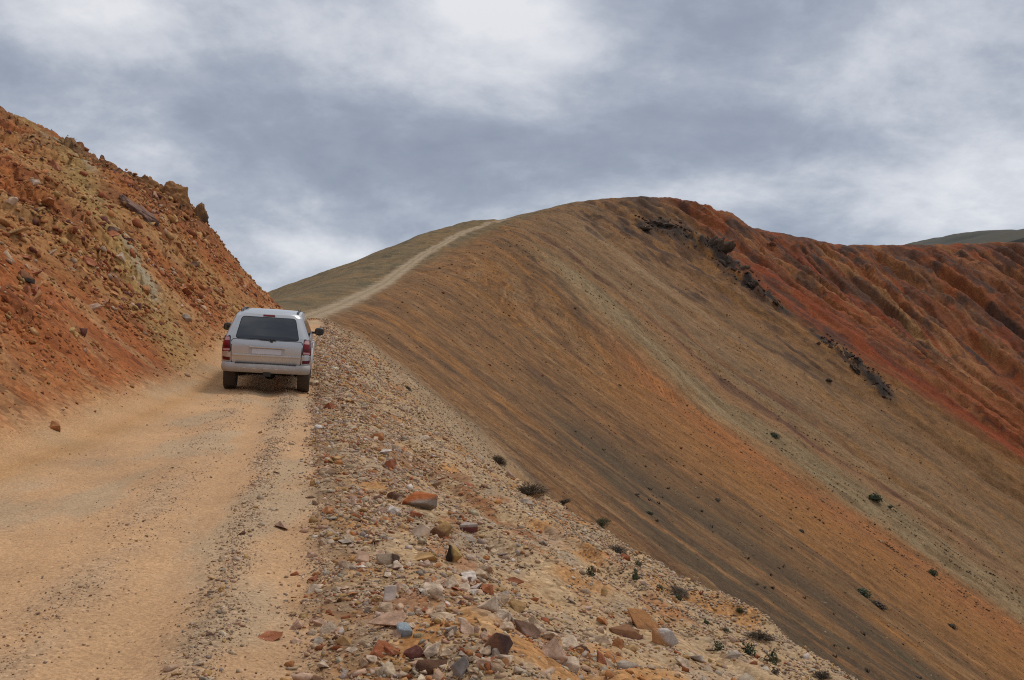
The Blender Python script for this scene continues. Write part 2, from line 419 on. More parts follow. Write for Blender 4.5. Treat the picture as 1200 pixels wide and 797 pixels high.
    # --- bank beside the road
    bank = (1 - ss(34, 50, f['ry'])) * ss(-.02, .12, v - 1 + e) * (1 - ss(3.5, 9, d + 3 * e))
    bcol = np.tile(np.array((.45, .305, .165)), (n, 1))
    bcol = mixc(bcol, (.44, .225, .085), ss(.05, .55, fbm(x / 1.1, y / 1.6, 4, 150)))
    bcol = mixc(bcol, (.37, .275, .185), ss(.0, .6, fbm(x / .6 + 9, y / .9, 4, 151)) * .7)
    bcol = mixc(bcol, (.33, .125, .045), ss(.35, .75, fbm(x / .8, y / 1.3, 3, 152)) * .6)
    bcol = mixc(bcol, (.37, .265, .155), ss(-.4, 2.5, d) * .6)
    ex, ey = SEG_B.x - SEG_A.x, SEG_B.y - SEG_A.y; L2 = ex * ex + ey * ey
    tt = np.clip(((x - SEG_A.x) * ex + (y - SEG_A.y) * ey) / L2, 0, 1)
    ds = np.hypot(x - SEG_A.x - tt * ex, y - SEG_A.y - tt * ey) + .10 * fbm(x / .4, y / .4, 3, 153)
    bcol = mixc(bcol, (.29, .125, .05), (1 - ss(.05, .20, ds)) * .85)
    dh = np.hypot((x - HOLLOW.x) / .75, (y - HOLLOW.y) / 1.3) + .35 * fbm(x / .5, y / .5, 3, 154)
    bcol = mixc(bcol, (.27, .125, .052), (1 - ss(.55, 1.0, dh)) * .75)
    c = c + (bcol - c) * bank[:, None]
    rub = lerp(rub, .9, bank)
    rd = rd * (1 - ss(222, 240, y))
    c = c + (rcol - c) * rd[:, None]
    rub = np.where(rd > .5, .30 + .6 * np.clip(grav, 0, 1), rub)
    # --- cut hillside on the left
    hw = ss(.0, .9, D + .5 * e)
    u = fbm(sf / 7, D / 9, 3, 160); u2 = fbm(sf / 1.4, D / 3.2, 4, 161); u3 = fbm(sf / .4, D / .9, 3, 162)
    hc = np.tile(np.array((.345, .118, .034)), (n, 1))
    hc = mixc(hc, (.35, .185, .066), ss(-.1, .5, u) * lerp(.35, .8, ss(88, 108, sf)))
    hc = mixc(hc, (.30, .088, .026), (1 - ss(92, 106, sf - .8 * D)) * .55)
    hc = mixc(hc, (.265, .070, .020), ss(.15, .6, -u) * .8)
    hc = mixc(hc, (.39, .225, .10), ss(.2, .7, u2) * .6)
    hc = mixc(hc, (.20, .062, .024), ss(.15, .7, -u2) * .75)
    hc = mixc(hc, (.14, .05, .026), ss(.35, .8, u3) * .5)
    # ochre and grey-green seams that run down to the road just this side of the car
    q = sf - FOOT_SEAM - 1.9 * D + .6 * fbm(sf / 2, D / 3, 2, 163)
    hc = mixc(hc, (.36, .235, .085), np.exp(-(q / 1.5) ** 2) * .8)
    hc = mixc(hc, (.36, .31, .215), np.exp(-((q - .9) / .55) ** 2) * ss(-.5, .4, u2) * .85)
    top = ss(5, 9, D) * ss(30, 40, y)
    hc = mixc(hc, (.19, .085, .036), top * .6 * ss(-.3, .4, u2))
    ck = ss(2.2, 4.5, D) * (1 - ss(7.5, 10, D)) * ss(34.5, 37.5, y) * (1 - ss(43, 47, y))
    hc = mixc(hc, (.15, .072, .034), ck * .75); hc = mixc(hc, (.29, .13, .045), ck * ss(.1, .6, u2) * .7); hc = mixc(hc, (.07, .04, .026), ck * ss(.2, .6, u3) * .7)
    foot = 1 - ss(.1, 1.0, D + .45 * u2)
    hc = mixc(hc, (.43, .225, .082), foot * .95)
    farhill = ss(52, 62, y)
    c = c + (hc - c) * hw[:, None]
    rub = lerp(rub, .85, hw)
    return np.clip(c, .01, .9), np.clip(rub, 0, 1), rd, bank, hw

FOOT_SEAM = 103.0
SEG_A, SEG_B, HOLLOW = at(543, 570), at(618, 627), at(492, 546)

def BANDS(b):
    b(206, 16, (.265, .118, .038), .7, 18)
    b(227, 8.5, (.33, .122, .036), .9, 20, 92, 14)
    b(244, 9, (.275, .195, .10), .85, 3, 110, 14)
    b(254, 6, (.24, .175, .09), .5, 40, 120, 14)
    b(262, 5, (.27, .13, .055), .7, 20)
    b(267, 3.0, (.10, .045, .026), .95, 2, 80, 8, .8)
    b(277, 4, (.29, .185, .09), .6, 4)
    b(284, 2.6, (.115, .052, .03), .9, 3, 70, 8, .7)
    b(296, 6, (.22, .135, .07), .6, 4)
    b(313, 3.0, (.30, .19, .10), .75, 1, 45)
    b(335, 9, (.24, .115, .045), .6, 4)
def RBANDS(b):
    pass
    b(375, 6, (.24, .045, .014), .8, 30)
    b(398, 4, (.25, .075, .025), .7, 10)
    b(425, 5, (.085, .038, .022), .8, 12, 90, 8, .5)
    b(466, 2.4, (.32, .165, .06), .85, 8, 90, 8)
    b(448, 5, (.20, .045, .018), .7, 8)
    b(500, 6, (.085, .04, .024), .7, 12, 80, 10, .5)
    b(530, 7, (.24, .10, .04), .6, 5)

# ------------------------------------------------------------------ the ground as one sheet, cut into its named pieces
def upsample(F, ii, jj, ni, nj):
    F = F.reshape(len(ii), len(jj))
    I = np.arange(ni); J = np.arange(nj)
    a = np.clip(np.searchsorted(ii, I, 'right') - 1, 0, len(ii) - 2); b = np.clip(np.searchsorted(jj, J, 'right') - 1, 0, len(jj) - 2)
    u = ((I - ii[a]) / (ii[a + 1] - ii[a]))[:, None]; v = ((J - jj[b]) / (jj[b + 1] - jj[b]))[None, :]
    T = F[a] * (1 - u) + F[a + 1] * u
    return (T[:, b] * (1 - v) + T[:, b + 1] * v).ravel()
def fields_grid(A, R):
    ni, nj = A.shape
    ii = np.unique(np.append(np.arange(0, ni, 4), ni - 1)); jj = np.unique(np.append(np.arange(0, nj, 4), nj - 1))
    a = A[np.ix_(ii, jj)].ravel(); r = R[np.ix_(ii, jj)].ravel()
    g = fields(np.sin(a) * r, np.cos(a) * r)
    f = {k: upsample(g[k], ii, jj, ni, nj) for k in ('d', 's', 'zE', 'df', 'sf', 'ry')}
    y = (np.cos(A) * R).ravel()
    f['xr'] = ROAD_R(y); f['xl'] = ROAD_L(y); f['zr'] = ROAD_Z(y)
    return f
def build_ground(na=1150, nr=900):
    a = np.concatenate([np.linspace(-180, -62, 30)[:-1], np.linspace(-62, -34, 90)[:-1], np.linspace(-34, 34, na), np.linspace(34, 62, 90)[1:], np.linspace(62, 180, 30)[1:]])
    a = np.radians(a)
    lg = lambda p, q, k: np.exp(np.linspace(math.log(p), math.log(q), k))
    r = np.concatenate([np.linspace(.05, 1.4, 12)[:-1], lg(1.4, 4.5, 110)[:-1], lg(4.5, 48, 480)[:-1], lg(48, 100, 90)[:-1], lg(100, 420, 470)[:-1], lg(420, 640, 25)])
    A, R = np.meshgrid(a, r, indexing='ij')
    x = (np.sin(A) * R).ravel(); y = (np.cos(A) * R).ravel()
    f = fields_grid(A, R)
    from concurrent.futures import ThreadPoolExecutor
    def job(k):
        sl = slice(k, k + 60000); fk = {q: v[sl] for q, v in f.items()}
        return (height(x[sl], y[sl], fk),) + colours(x[sl], y[sl], fk)
    with ThreadPoolExecutor(4) as ex: parts = list(ex.map(job, range(0, len(x), 60000)))
    z, c, rub, rd, bank, hw = [np.concatenate(p) for p in zip(*parts)]
    ni, nj = A.shape
    idx = np.arange(ni * nj).reshape(ni, nj)
    q = np.stack([idx[:-1, :-1], idx[1:, :-1], idx[1:, 1:], idx[:-1, 1:]], -1).reshape(-1, 4)
    reg = np.full(ni * nj, 3)
    reg[bank > .5] = 2; reg[hw > .5] = 1; reg[(rd > .5) & (hw < .5)] = 0
    fr = reg[q[:, 0]]
    P = np.stack([x, y, z], 1)
    # normals of the whole sheet, so that the cuts do not show
    N = np.zeros_like(P)
    Pg = P.reshape(ni, nj, 3)
    du = np.gradient(Pg, axis=0); dv = np.gradient(Pg, axis=1)
    N = np.cross(dv, du).reshape(-1, 3); N /= np.linalg.norm(N, axis=1)[:, None] + 1e-12
    N[N[:, 2] < 0] *= -1
    flowS = f['s'] - SHIFT(f['s'], f['d'])
    flowS = flowS + 3 * fbm(f['s'] / 25, f['d'] / 40, 2, 210)
    names = ['road', 'hillside', 'roadside_bank', 'mountain']
    mats = [ground_material('dirt_road', 55, 38, False), ground_material('hillside_rock', 22, 9, False),
            ground_material('bank_dirt', 45, 24, False), ground_material('scree', 9, 5, True)]
    for k in range(4):
        fq = q[fr == k]
        used, inv = np.unique(fq, return_inverse=True)
        me = mesh_from(names[k], P[used], inv.ravel(), n=4)
        ca = me.attributes.new('Col', 'FLOAT_COLOR', 'POINT')
        ca.data.foreach_set('color', np.concatenate([c[used], np.ones((len(used), 1))], 1).astype(np.float32).ravel())
        fa = me.attributes.new('flow', 'FLOAT_VECTOR', 'POINT')
        fa.data.foreach_set('vector', np.stack([flowS[used], f['d'][used], 0 * used], 1).astype(np.float32).ravel())
        ra = me.attributes.new('rub', 'FLOAT', 'POINT'); ra.data.foreach_set('value', rub[used].astype(np.float32))
        me.polygons.foreach_set('use_smooth', np.ones(len(me.polygons), bool))
        me.normals_split_custom_set_from_vertices(N[used].astype(np.float32))
        o = link(names[k], me, mats[k]); tag(o, kind='structure')
        LAB = ['rutted tan dirt road climbing past the car and up the far ridge', 'steep orange broken rock hillside cut above the road',
               'rubble bank falling away on the right of the road', 'rounded mountain ridge with brown and red scree slopes']
        o['label'] = LAB[k]

build_ground()

def build_far_hill():
    xs = np.linspace(200, 1100, 200); ys = np.linspace(760, 1300, 70)
    X, Y = np.meshgrid(xs, ys, indexing='ij'); x = X.ravel(); y = Y.ravel()
    top = 82 + 26 * ss(290, 520, x) + 4 * np.exp(-((x - 402) / 26) ** 2) + 10 * ss(600, 1000, x)
    z = top * (1 - np.abs((y - 960) / 340) ** 2 * .5) - 60 * (1 - ss(200, 300, x)) + 2.5 * fbm(x / 60, y / 60, 4, 200)
    ni, nj = X.shape; idx = np.arange(ni * nj).reshape(ni, nj)
    q = np.stack([idx[:-1, :-1], idx[1:, :-1], idx[1:, 1:], idx[:-1, 1:]], -1).reshape(-1, 4)
    me = mesh_from('hill', np.stack([x, y, z], 1), q.ravel(), n=4)
    me.polygons.foreach_set('use_smooth', np.ones(len(me.polygons), bool))
    m, t, b = new_mat('far_turf')
    pos = t.new('ShaderNodeNewGeometry').outputs['Position']
    t.set(b.inputs['Base Color'], t.ramp(t.noise(pos, .02, 5, .6), [(.35, (.045, .042, .028)), (.6, (.080, .068, .044))]))
    b.inputs['Roughness'].default_value = 1
    o = link('hill', me, m); tag(o, kind='structure'); o['label'] = 'dull green rounded hill far behind the red ridge'
build_far_hill()

# ------------------------------------------------------------------ stones
def slope_at(x, y, e=.25):
    b = height_mt(x, y, False)
    return (height_mt(x + e, y, False) - b) / e, (height_mt(x, y + e, False) - b) / e

def hull_proto(n, flat, seed):
    r = np.random.default_rng(seed)
    p = r.normal(size=(n, 3)); p /= np.linalg.norm(p, axis=1)[:, None]
    p *= r.uniform(.72, 1.0, (n, 1)); p *= np.array([1, r.uniform(.6, .95), flat]) * .5
    bm = bmesh.new()
    for v in p: bm.verts.new(v)
    res = bmesh.ops.convex_hull(bm, input=bm.verts[:])
    for v in [v for v in bm.verts if not v.link_faces]: bm.verts.remove(v)
    bmesh.ops.triangulate(bm, faces=bm.faces[:])
    bm.verts.index_update()
    V = np.array([v.co[:] for v in bm.verts]); F = np.array([[v.index for v in f.verts] for f in bm.faces])
    bm.free()
    return V, F
PROTO = [hull_proto(random.Random(i).choice([9, 11, 13]), random.Random(i + 50).uniform(.38, .8), 100 + i) for i in range(20)]

def rock_material(name, base=None):
    m, t, b = new_mat(name)
    geo = t.new('ShaderNodeTexCoord').outputs['Object'] if base else t.new('ShaderNodeNewGeometry').outputs['Position']
    if base is None: c = t.new('ShaderNodeAttribute', attribute_name='Col').outputs['Color']
    else:
        rnd = t.new('ShaderNodeObjectInfo').outputs['Random']
        c = t.mix(t.maprange(rnd, 0, 1, .0, .45), base, tuple(v * .62 + .03 for v in base))
        c = t.mix(t.ramp(t.noise(geo, 2.2, 4, .6), [(.45, 0.0), (.7, 1.0)]), c, tuple(min(.8, v * 1.25 + .06) for v in base))
    c = t.mix(1.0, c, t.ramp(t.noise(geo, 6 if base else 30, 4, .7), [(.28, .62), (.5, 1.0), (.75, 1.32)]), 'MULTIPLY')
    t.set(b.inputs['Base Color'], c); b.inputs['Roughness'].default_value = .9; b.inputs['Specular IOR Level'].default_value = .2
    bp = t.new('ShaderNodeBump'); bp.inputs['Strength'].default_value = .5; bp.inputs['Distance'].default_value = .02
    t.set(bp.inputs['Height'], t.noise(geo, 14 if base else 60, 4, .7)); t.set(b.inputs['Normal'], bp.outputs[0])
    return m
M_STONE = rock_material('loose_stone')

def euler_mats(ax, ay, az):
    cx, sx, cy, sy, cz, sz = np.cos(ax), np.sin(ax), np.cos(ay), np.sin(ay), np.cos(az), np.sin(az)
    R = np.empty((len(ax), 3, 3))
    R[:, 0, 0] = cz * cy; R[:, 0, 1] = cz * sy * sx - sz * cx; R[:, 0, 2] = cz * sy * cx + sz * sx
    R[:, 1, 0] = sz * cy; R[:, 1, 1] = sz * sy * sx + cz * cx; R[:, 1, 2] = sz * sy * cx - cz * sx
    R[:, 2, 0] = -sy; R[:, 2, 1] = cy * sx; R[:, 2, 2] = cy * cx
    return R

def scatter(name, x, y, size, col, label, mat=M_STONE, embed=.12, tilt=.35, align=None):
    """many loose stones as one body of rubble"""
    n = len(x)
    z = height_mt(x, y)
    Rm = euler_mats(rng.normal(0, tilt, n), rng.normal(0, tilt, n), rng.uniform(0, 6.283, n))
    if align is not None:
        gx, gy = slope_at(x, y, .6)
        T = euler_mats(np.arctan(gy), -np.arctan(gx), np.zeros(n)); Rm = T @ Rm
    which = rng.integers(0, len(PROTO), n)
    VV, FF, CC = [], [], []; off = 0
    for k, (V, F) in enumerate(PROTO):
        m = np.where(which == k)[0]
        if not len(m): continue
        sc = size[m, None] * np.stack([np.ones(len(m)), rng.uniform(.75, 1.1, len(m)), rng.uniform(.7, 1.15, len(m))], 1)
        P = np.einsum('nij,nvj->nvi', Rm[m], V[None] * sc[:, None, :])
        P += np.stack([x[m], y[m], z[m] + size[m] * embed], 1)[:, None, :]
        VV.append(P.reshape(-1, 3)); FF.append((F[None] + (np.arange(len(m)) * len(V))[:, None, None] + off).reshape(-1, 3))
        CC.append(np.repeat(col[m], len(V), axis=0)); off += len(m) * len(V)
    me = mesh_from(name, np.concatenate(VV), np.concatenate(FF).ravel())
    C4 = np.concatenate(CC); C4 = np.concatenate([C4, np.ones((len(C4), 1))], 1)
    me.attributes.new('Col', 'FLOAT_COLOR', 'POINT').data.foreach_set('color', C4.astype(np.float32).ravel())
    o = link(name, me, mat); tag(o, kind='stuff'); o['label'] = label
    return o

TINTS = {'buff': (.48, .345, .21), 'cream': (.55, .42, .28), 'pink': (.48, .31, .195), 'grey': (.35, .28, .205), 'rust': (.33, .11, .04),
         'ochre': (.44, .265, .10), 'brown': (.18, .095, .052), 'white': (.58, .50, .40), 'slate': (.23, .21, .18), 'orange': (.43, .19, .065), 'maroon': (.18, .065, .045)}
TINTS = {k: (v[0], v[1] * .94, v[2] * .93) for k, v in TINTS.items()}
TN = list(TINTS)
def pick(n, w):
    p = np.array([w.get(k, 0) for k in TN], float); p /= p.sum()
    i = rng.choice(len(TN), n, p=p)
    return i, np.clip(np.array([TINTS[k] for k in TN])[i] * rng.uniform(.72, 1.22, (n, 1)) * rng.uniform(.95, 1.05, (n, 3)), .02, .75)
W_BANK = dict(buff=.30, cream=.17, pink=.17, grey=.08, rust=.07, ochre=.10, brown=.05, white=.03, orange=.06)
W_ROAD = dict(buff=.38, cream=.22, pink=.15, grey=.12, ochre=.10, brown=.03)
W_HILL = dict(rust=.32, orange=.36, ochre=.19, pink=.04, buff=.02, maroon=.05, brown=.02)

def bank_points(n, y0, y1, tpow, clump):
    y = np.exp(rng.uniform(math.log(y0), math.log(y1), n)); u = rng.random(n)
    t = np.where(rng.random(n) < .70, rng.normal(.13, tpow, n), rng.uniform(0, 1.35, n))
    xr = ROAD_R(y); xe = np.interp(y, RIDGE[:, 1], RIDGE[:, 0])
    k2 = (t > 0) | (rng.random(n) < np.exp(np.minimum(t, 0) / .025))
    y, t, xr, xe = y[k2], t[k2], xr[k2], xe[k2]; n = len(y)
    x = xr + .02 + t * np.maximum(xe - xr, .6)
    keep = (fbm(x / .5, y / .7, 3, 301) + rng.normal(0, .35, n)) > clump
    return x[keep], y[keep]
# gravel and pebbles over the bank
x, y = bank_points(56000, 3.4, 36, .24, -.15)
sz = rng.uniform(.012, .034, len(x)) * np.maximum(1, y / 7) ** .75
scatter('gravel', x, y, sz, pick(len(x), W_BANK)[1], 'loose pale gravel strewn over the bank right of the road', embed=.15)
y = np.exp(rng.uniform(math.log(8), math.log(42), 15000)); x = np.interp(y, RIDGE[:, 1], RIDGE[:, 0]) + np.where(y < 15, rng.uniform(-1.6, 1.0, 15000), rng.uniform(-1.2, 5.5, 15000))
sz = rng.uniform(.02, .055, len(x)) * np.maximum(1, y / 9) ** .6
scatter('gravel', x, y, sz, pick(len(x), dict(buff=.5, cream=.2, ochre=.15, grey=.1, pink=.1, brown=.05))[1] * .9, 'coarse tan gravel along the drop edge of the bank', embed=.12)
# gravel ribbons on the road
def road_points(n, v0, w, y0=3.2, y1=32):
    y = np.exp(rng.uniform(math.log(y0), math.log(y1), n))
    x = ROAD_R(y) - v0 + rng.normal(0, w, n)
    k = (fbm(x / .4, y / 1.2, 3, 303) + rng.normal(0, .4, n)) > -.1
    return x[k], y[k]
P = [road_points(12000, .58, .11), road_points(5000, 1.45, .2), road_points(9000, .0, .13), road_points(2500, 2.0, 1.1)]
x = np.concatenate([p[0] for p in P]); y = np.concatenate([p[1] for p in P])
sz = np.minimum(rng.lognormal(math.log(.012), .42, len(x)), .05) * np.maximum(1, y / 8) ** .55
scatter('road_gravel', x, y, sz, pick(len(x), W_ROAD)[1], 'small grey and tan gravel along the ruts of the road', embed=.18)

# candidates big enough to be stones of their own
cand = []
def add_cand(x, y, size, w, zone):
    i, c = pick(len(x), w)
    for a, b, s, k, cc in zip(x, y, size, i, c): cand.append((s / b, a, b, s, TN[k], cc, zone))
x, y = bank_points(24000, 3.6, 34, .19, -.1)
add_cand(x, y, np.minimum(rng.lognormal(math.log(.056), .48, len(x)), .24) * np.maximum(1, y / 11) ** .5, W_BANK, 'bank')
x, y = road_points(900, .58, .10); add_cand(x, y, np.minimum(rng.lognormal(math.log(.045), .4, len(x)), .12), W_ROAD, 'road')
x, y = road_points(60, 2.0, 1.0); add_cand(x, y, np.minimum(rng.lognormal(math.log(.035), .35, len(x)), .08), W_ROAD, 'road')
n = 30000
yh = rng.uniform(5, 46, n); dh = np.abs(rng.normal(0, 5.5, n)) + .25
fx = np.interp(yh, FOOT[20:90, 1], FOOT[20:90, 0]); xh = fx - dh
g = fbm(yh / 3, dh / 4, 3, 305) + rng.normal(0, .35, n)
k = (g > .0) & (xh / yh > -.60) & (rng.random(n) < np.clip(dh / 1.8, .12, 1))
xh, yh, dh = xh[k], yh[k], dh[k]
sh = np.minimum(rng.lognormal(math.log(.125), .5, len(xh)), .55) * np.clip(dh / 2.5, .35, 1) * np.clip(yh / 18, .45, 1.25)
add_cand(xh, yh, sh, W_HILL, 'hill')
cand.sort(key=lambda r: -r[0])

# ------------------------------------------------------------------ solid rocks
def pn3(P, s, seed):
    return (pn(P[:, 0] * s + P[:, 2] * s * .61, P[:, 1] * s - P[:, 2] * s * .43, seed) + pn(P[:, 1] * s + 3.7, P[:, 2] * s + P[:, 0] * s * .5, seed + 3)) * .6
def solid_rock(name, seed, subdiv=3, planes=11, rough=.05, soft=14, dims=(1, 1, 1), fine=.02, blocky=0.0, cap=.5):
    r = np.random.default_rng(seed)
    bm = bmesh.new(); bmesh.ops.create_icosphere(bm, subdivisions=subdiv, radius=1)
    V = np.array([v.co[:] for v in bm.verts]); F = [[v.index for v in f.verts] for f in bm.faces]; bm.free()
    nrm = r.normal(size=(planes, 3)); nrm /= np.linalg.norm(nrm, axis=1)[:, None]; dist = r.uniform(.62, 1.0, planes)
    dots = np.maximum(V @ nrm.T, 1e-3) / dist
    rad = 1 / np.maximum((dots ** soft).sum(1) ** (1 / soft), cap)
    P = V * rad[:, None]
    P *= (1 + rough * 2 * pn3(P, 2.1, seed % 50) + rough * pn3(P, 5.3, seed % 50 + 9) + fine * pn3(P, 13, seed % 50 + 17))[:, None]
    if blocky:
        for cnt, am in ((40, 1.0), (150, .5)):
            C = r.normal(size=(cnt, 3)); C /= np.linalg.norm(C, axis=1)[:, None]; val = r.uniform(-1, 1, cnt); tl = r.normal(0, 1, (cnt, 3))
            k = ((V[:, None] - C[None]) ** 2).sum(2).argmin(1)
            P *= (1 + blocky * am * (val[k] + 1.2 * ((V - C[k]) * tl[k]).sum(1)))[:, None]
    P -= (P.max(0) + P.min(0)) / 2; P /= (P.max(0) - P.min(0)); P *= np.array(dims)
    me = mesh_from(name, P, np.array(F).ravel())
    return me
ROCK_MAT = {k: rock_material(k + '_rock', v) for k, v in TINTS.items()}
def shard(name, seed, cuts=2, npts=0):
    """broken angular stone: a hull with slightly worn edges"""
    V, F = hull_proto(npts or random.Random(seed).choice([8, 9, 11]), random.Random(seed + 1).uniform(.36, .75), seed)
    bm = bmesh.new(); vs = [bm.verts.new(v) for v in V]
    for f in F: bm.faces.new([vs[i] for i in f])
    bmesh.ops.dissolve_limit(bm, angle_limit=math.radians(12), verts=bm.verts[:], edges=bm.edges[:])
    bmesh.ops.bevel(bm, geom=bm.edges[:], offset=.014, segments=1, affect='EDGES')
    bmesh.ops.triangulate(bm, faces=bm.faces[:]); bmesh.ops.subdivide_edges(bm, edges=bm.edges[:], cuts=cuts, use_grid_fill=True)
    P = np.array([v.co[:] for v in bm.verts]); D = .022 * pn3(P, 5, seed % 40) + .016 * pn3(P, 13, seed % 40 + 5)
    for v, d in zip(bm.verts, D): v.co *= 1 + float(d)
    me = bpy.data.meshes.new(name); bm.to_mesh(me); bm.free()
    return me
STONE_MESH = [shard('stone', 400 + i) for i in range(22)]

HERO = []      # (place, label phrase) of the rocks others are described by
def put(me, mat, x, y, z, scale, rot, name, label, cat, group=None):
    o = bpy.data.objects.new(name, me); COL.objects.link(o)
    if not me.materials: me.materials.append(None)
    o.material_slots[0].link = 'OBJECT'; o.material_slots[0].material = mat
    o.location = (x, y, z); o.scale = scale; o.rotation_euler = rot
    return tag(o, label, cat, group)

def hero(px, py, wpx, hpx, depth, tint, label, seed, rz=0.0, rx=0.0, ry=0.0, short=None, planes=13, name='rock'):
    q = at(px, py)
    if q is None: return
    k = q.y / FPX; w = wpx * k; h = hpx * k
    me = shard(name, seed, 3, planes)
    P = np.array([v.co[:] for v in me.vertices]); P -= (P.max(0) + P.min(0)) / 2; P = P / (P.max(0) - P.min(0)) * np.array([w, w * depth, h * 1.25])
    me.vertices.foreach_set('co', P.astype(np.float32).ravel()); me.update()
    o = put(me, tint if isinstance(tint, bpy.types.Material) else ROCK_MAT[tint], q.x, q.y, ground(q.x, q.y) + h * .2, (1, 1, 1), (rx, ry, rz), name, label, 'rock')
    if short: HERO.append((q.x, q.y, short))
    return o

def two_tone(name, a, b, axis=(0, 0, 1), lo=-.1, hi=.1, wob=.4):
    """rock that blends from one colour to another along an axis"""
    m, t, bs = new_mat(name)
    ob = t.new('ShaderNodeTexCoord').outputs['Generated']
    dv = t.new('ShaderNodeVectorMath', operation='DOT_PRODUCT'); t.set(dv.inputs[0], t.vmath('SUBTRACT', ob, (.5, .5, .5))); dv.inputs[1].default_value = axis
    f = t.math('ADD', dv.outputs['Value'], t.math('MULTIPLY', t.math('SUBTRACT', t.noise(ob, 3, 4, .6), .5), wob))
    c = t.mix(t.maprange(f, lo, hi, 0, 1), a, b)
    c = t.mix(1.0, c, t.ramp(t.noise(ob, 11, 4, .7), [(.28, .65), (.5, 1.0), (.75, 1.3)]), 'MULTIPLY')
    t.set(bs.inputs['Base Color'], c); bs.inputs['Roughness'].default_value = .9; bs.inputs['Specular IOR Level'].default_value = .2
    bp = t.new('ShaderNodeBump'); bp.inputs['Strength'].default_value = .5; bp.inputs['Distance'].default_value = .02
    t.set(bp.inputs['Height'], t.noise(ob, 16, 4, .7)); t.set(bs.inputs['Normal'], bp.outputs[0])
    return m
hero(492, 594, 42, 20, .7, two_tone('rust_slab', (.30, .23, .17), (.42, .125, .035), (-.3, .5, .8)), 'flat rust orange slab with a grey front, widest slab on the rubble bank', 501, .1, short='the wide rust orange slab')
hero(532, 657, 25, 22, .8, two_tone('ochre_block', (.045, .028, .018), (.44, .27, .09), (.9, .1, .45), -.22, -.05, .2), 'ochre yellow block on the bank with shade painted dark brown on its left face', 502, .3, .1, .35, short='the dark faced ochre block', planes=11)  # shaded left face and lit upper right are put into the colour
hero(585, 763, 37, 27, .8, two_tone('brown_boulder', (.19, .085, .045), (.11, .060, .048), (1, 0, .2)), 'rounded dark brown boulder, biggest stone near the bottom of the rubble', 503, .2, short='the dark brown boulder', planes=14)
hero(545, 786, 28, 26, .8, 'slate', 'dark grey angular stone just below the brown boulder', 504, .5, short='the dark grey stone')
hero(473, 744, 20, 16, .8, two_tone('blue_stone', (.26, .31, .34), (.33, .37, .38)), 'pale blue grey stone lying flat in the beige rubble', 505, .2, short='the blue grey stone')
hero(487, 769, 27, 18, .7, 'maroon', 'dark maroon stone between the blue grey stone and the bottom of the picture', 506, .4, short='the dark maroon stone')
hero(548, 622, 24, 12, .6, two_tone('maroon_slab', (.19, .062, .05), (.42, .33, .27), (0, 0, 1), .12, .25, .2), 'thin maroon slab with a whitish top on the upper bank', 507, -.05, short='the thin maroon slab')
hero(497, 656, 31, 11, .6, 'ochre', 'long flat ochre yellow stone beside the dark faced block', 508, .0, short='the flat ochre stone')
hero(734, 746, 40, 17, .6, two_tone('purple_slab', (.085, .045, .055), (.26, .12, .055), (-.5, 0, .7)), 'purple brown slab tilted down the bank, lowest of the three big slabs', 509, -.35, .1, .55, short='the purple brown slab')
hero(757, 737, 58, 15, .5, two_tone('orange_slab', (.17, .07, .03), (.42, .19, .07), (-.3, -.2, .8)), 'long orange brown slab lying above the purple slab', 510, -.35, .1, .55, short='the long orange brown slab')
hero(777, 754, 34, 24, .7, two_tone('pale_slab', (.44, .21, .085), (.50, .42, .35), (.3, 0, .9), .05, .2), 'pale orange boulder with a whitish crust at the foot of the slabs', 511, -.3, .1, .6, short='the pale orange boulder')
hero(708, 698, 8, 14, .8, 'ochre', 'small upright ochre block standing alone on the bank slope', 512, .1)
hero(457, 702, 17, 19, .8, 'white', 'white stone standing in the middle of the rubble', 513, .2, short='the white stone')
hero(517, 628, 24, 20, .8, two_tone('ochre_crust', (.22, .11, .055), (.36, .20, .075), (.5, 0, .5)), 'rough ochre and brown lump left of the thin maroon slab', 514, .6, short='the rough ochre lump')
hero(493, 627, 22, 18, .8, 'cream', 'whitish lump touching the rough ochre lump', 515, .3)
hero(455, 660, 28, 15, .7, two_tone('half_dark', (.42, .31, .20), (.10, .06, .04), (1, 0, 0), .05, .15, .15), 'beige block with a dark right end on the bank', 516, .2, short='the half dark beige block')
hero(424, 657, 20, 14, .8, 'pink', 'pinkish brown stone left of the half dark beige block', 517, .5)
hero(603, 684, 24, 10, .6, 'rust', 'flat brick red stone below the dark faced ochre block', 518, .1, short='the flat brick red stone')
hero(456, 548, 18, 12, .8, 'rust', 'brick red block in the upper rubble beside a brown hollow', 519, .3, short='the upper brick red block')
hero(440, 516, 20, 12, .7, 'orange', 'salmon orange stone near the road edge high on the bank', 520, .1)
hero(427, 481, 7, 6, .8, 'brown', 'small nearly black stone on the bank behind the car', 521, .1)
hero(64, 503, 17, 11, .6, 'orange', 'orange stone lying alone at the foot of the left hillside', 522, -.6, 0, .5, short='the lone orange stone')
hero(40, 216, 15, 8, .7, 'cream', 'cream stone high on the left hillside', 523, .2, 0, .2)
hero(12, 238, 16, 10, .7, 'cream', 'pale stone half way up the hillside at its left end', 524, .2, 0, .3)
hero(142, 303, 13, 9, .7, 'cream', 'pale stone at the top of the grey green seam', 525, .2, 0, .4)
hero(30, 328, 26, 10, .6, two_tone('dark_ledge', (.035, .022, .016), (.22, .09, .04), (-.4, 0, .9), .0, .15, .2), 'dark brown ledge sticking out of the red rock', 526, -.3, 0, .5, short='the dark brown ledge')
hero(132, 273, 16, 8, .6, 'brown', 'dark stone below the purple outcrop', 527, -.2, 0, .6)
hero(229, 313, 11, 7, .6, 'brown', 'small dark stone low on the hillside right of the seam', 528, -.2, 0, .6)
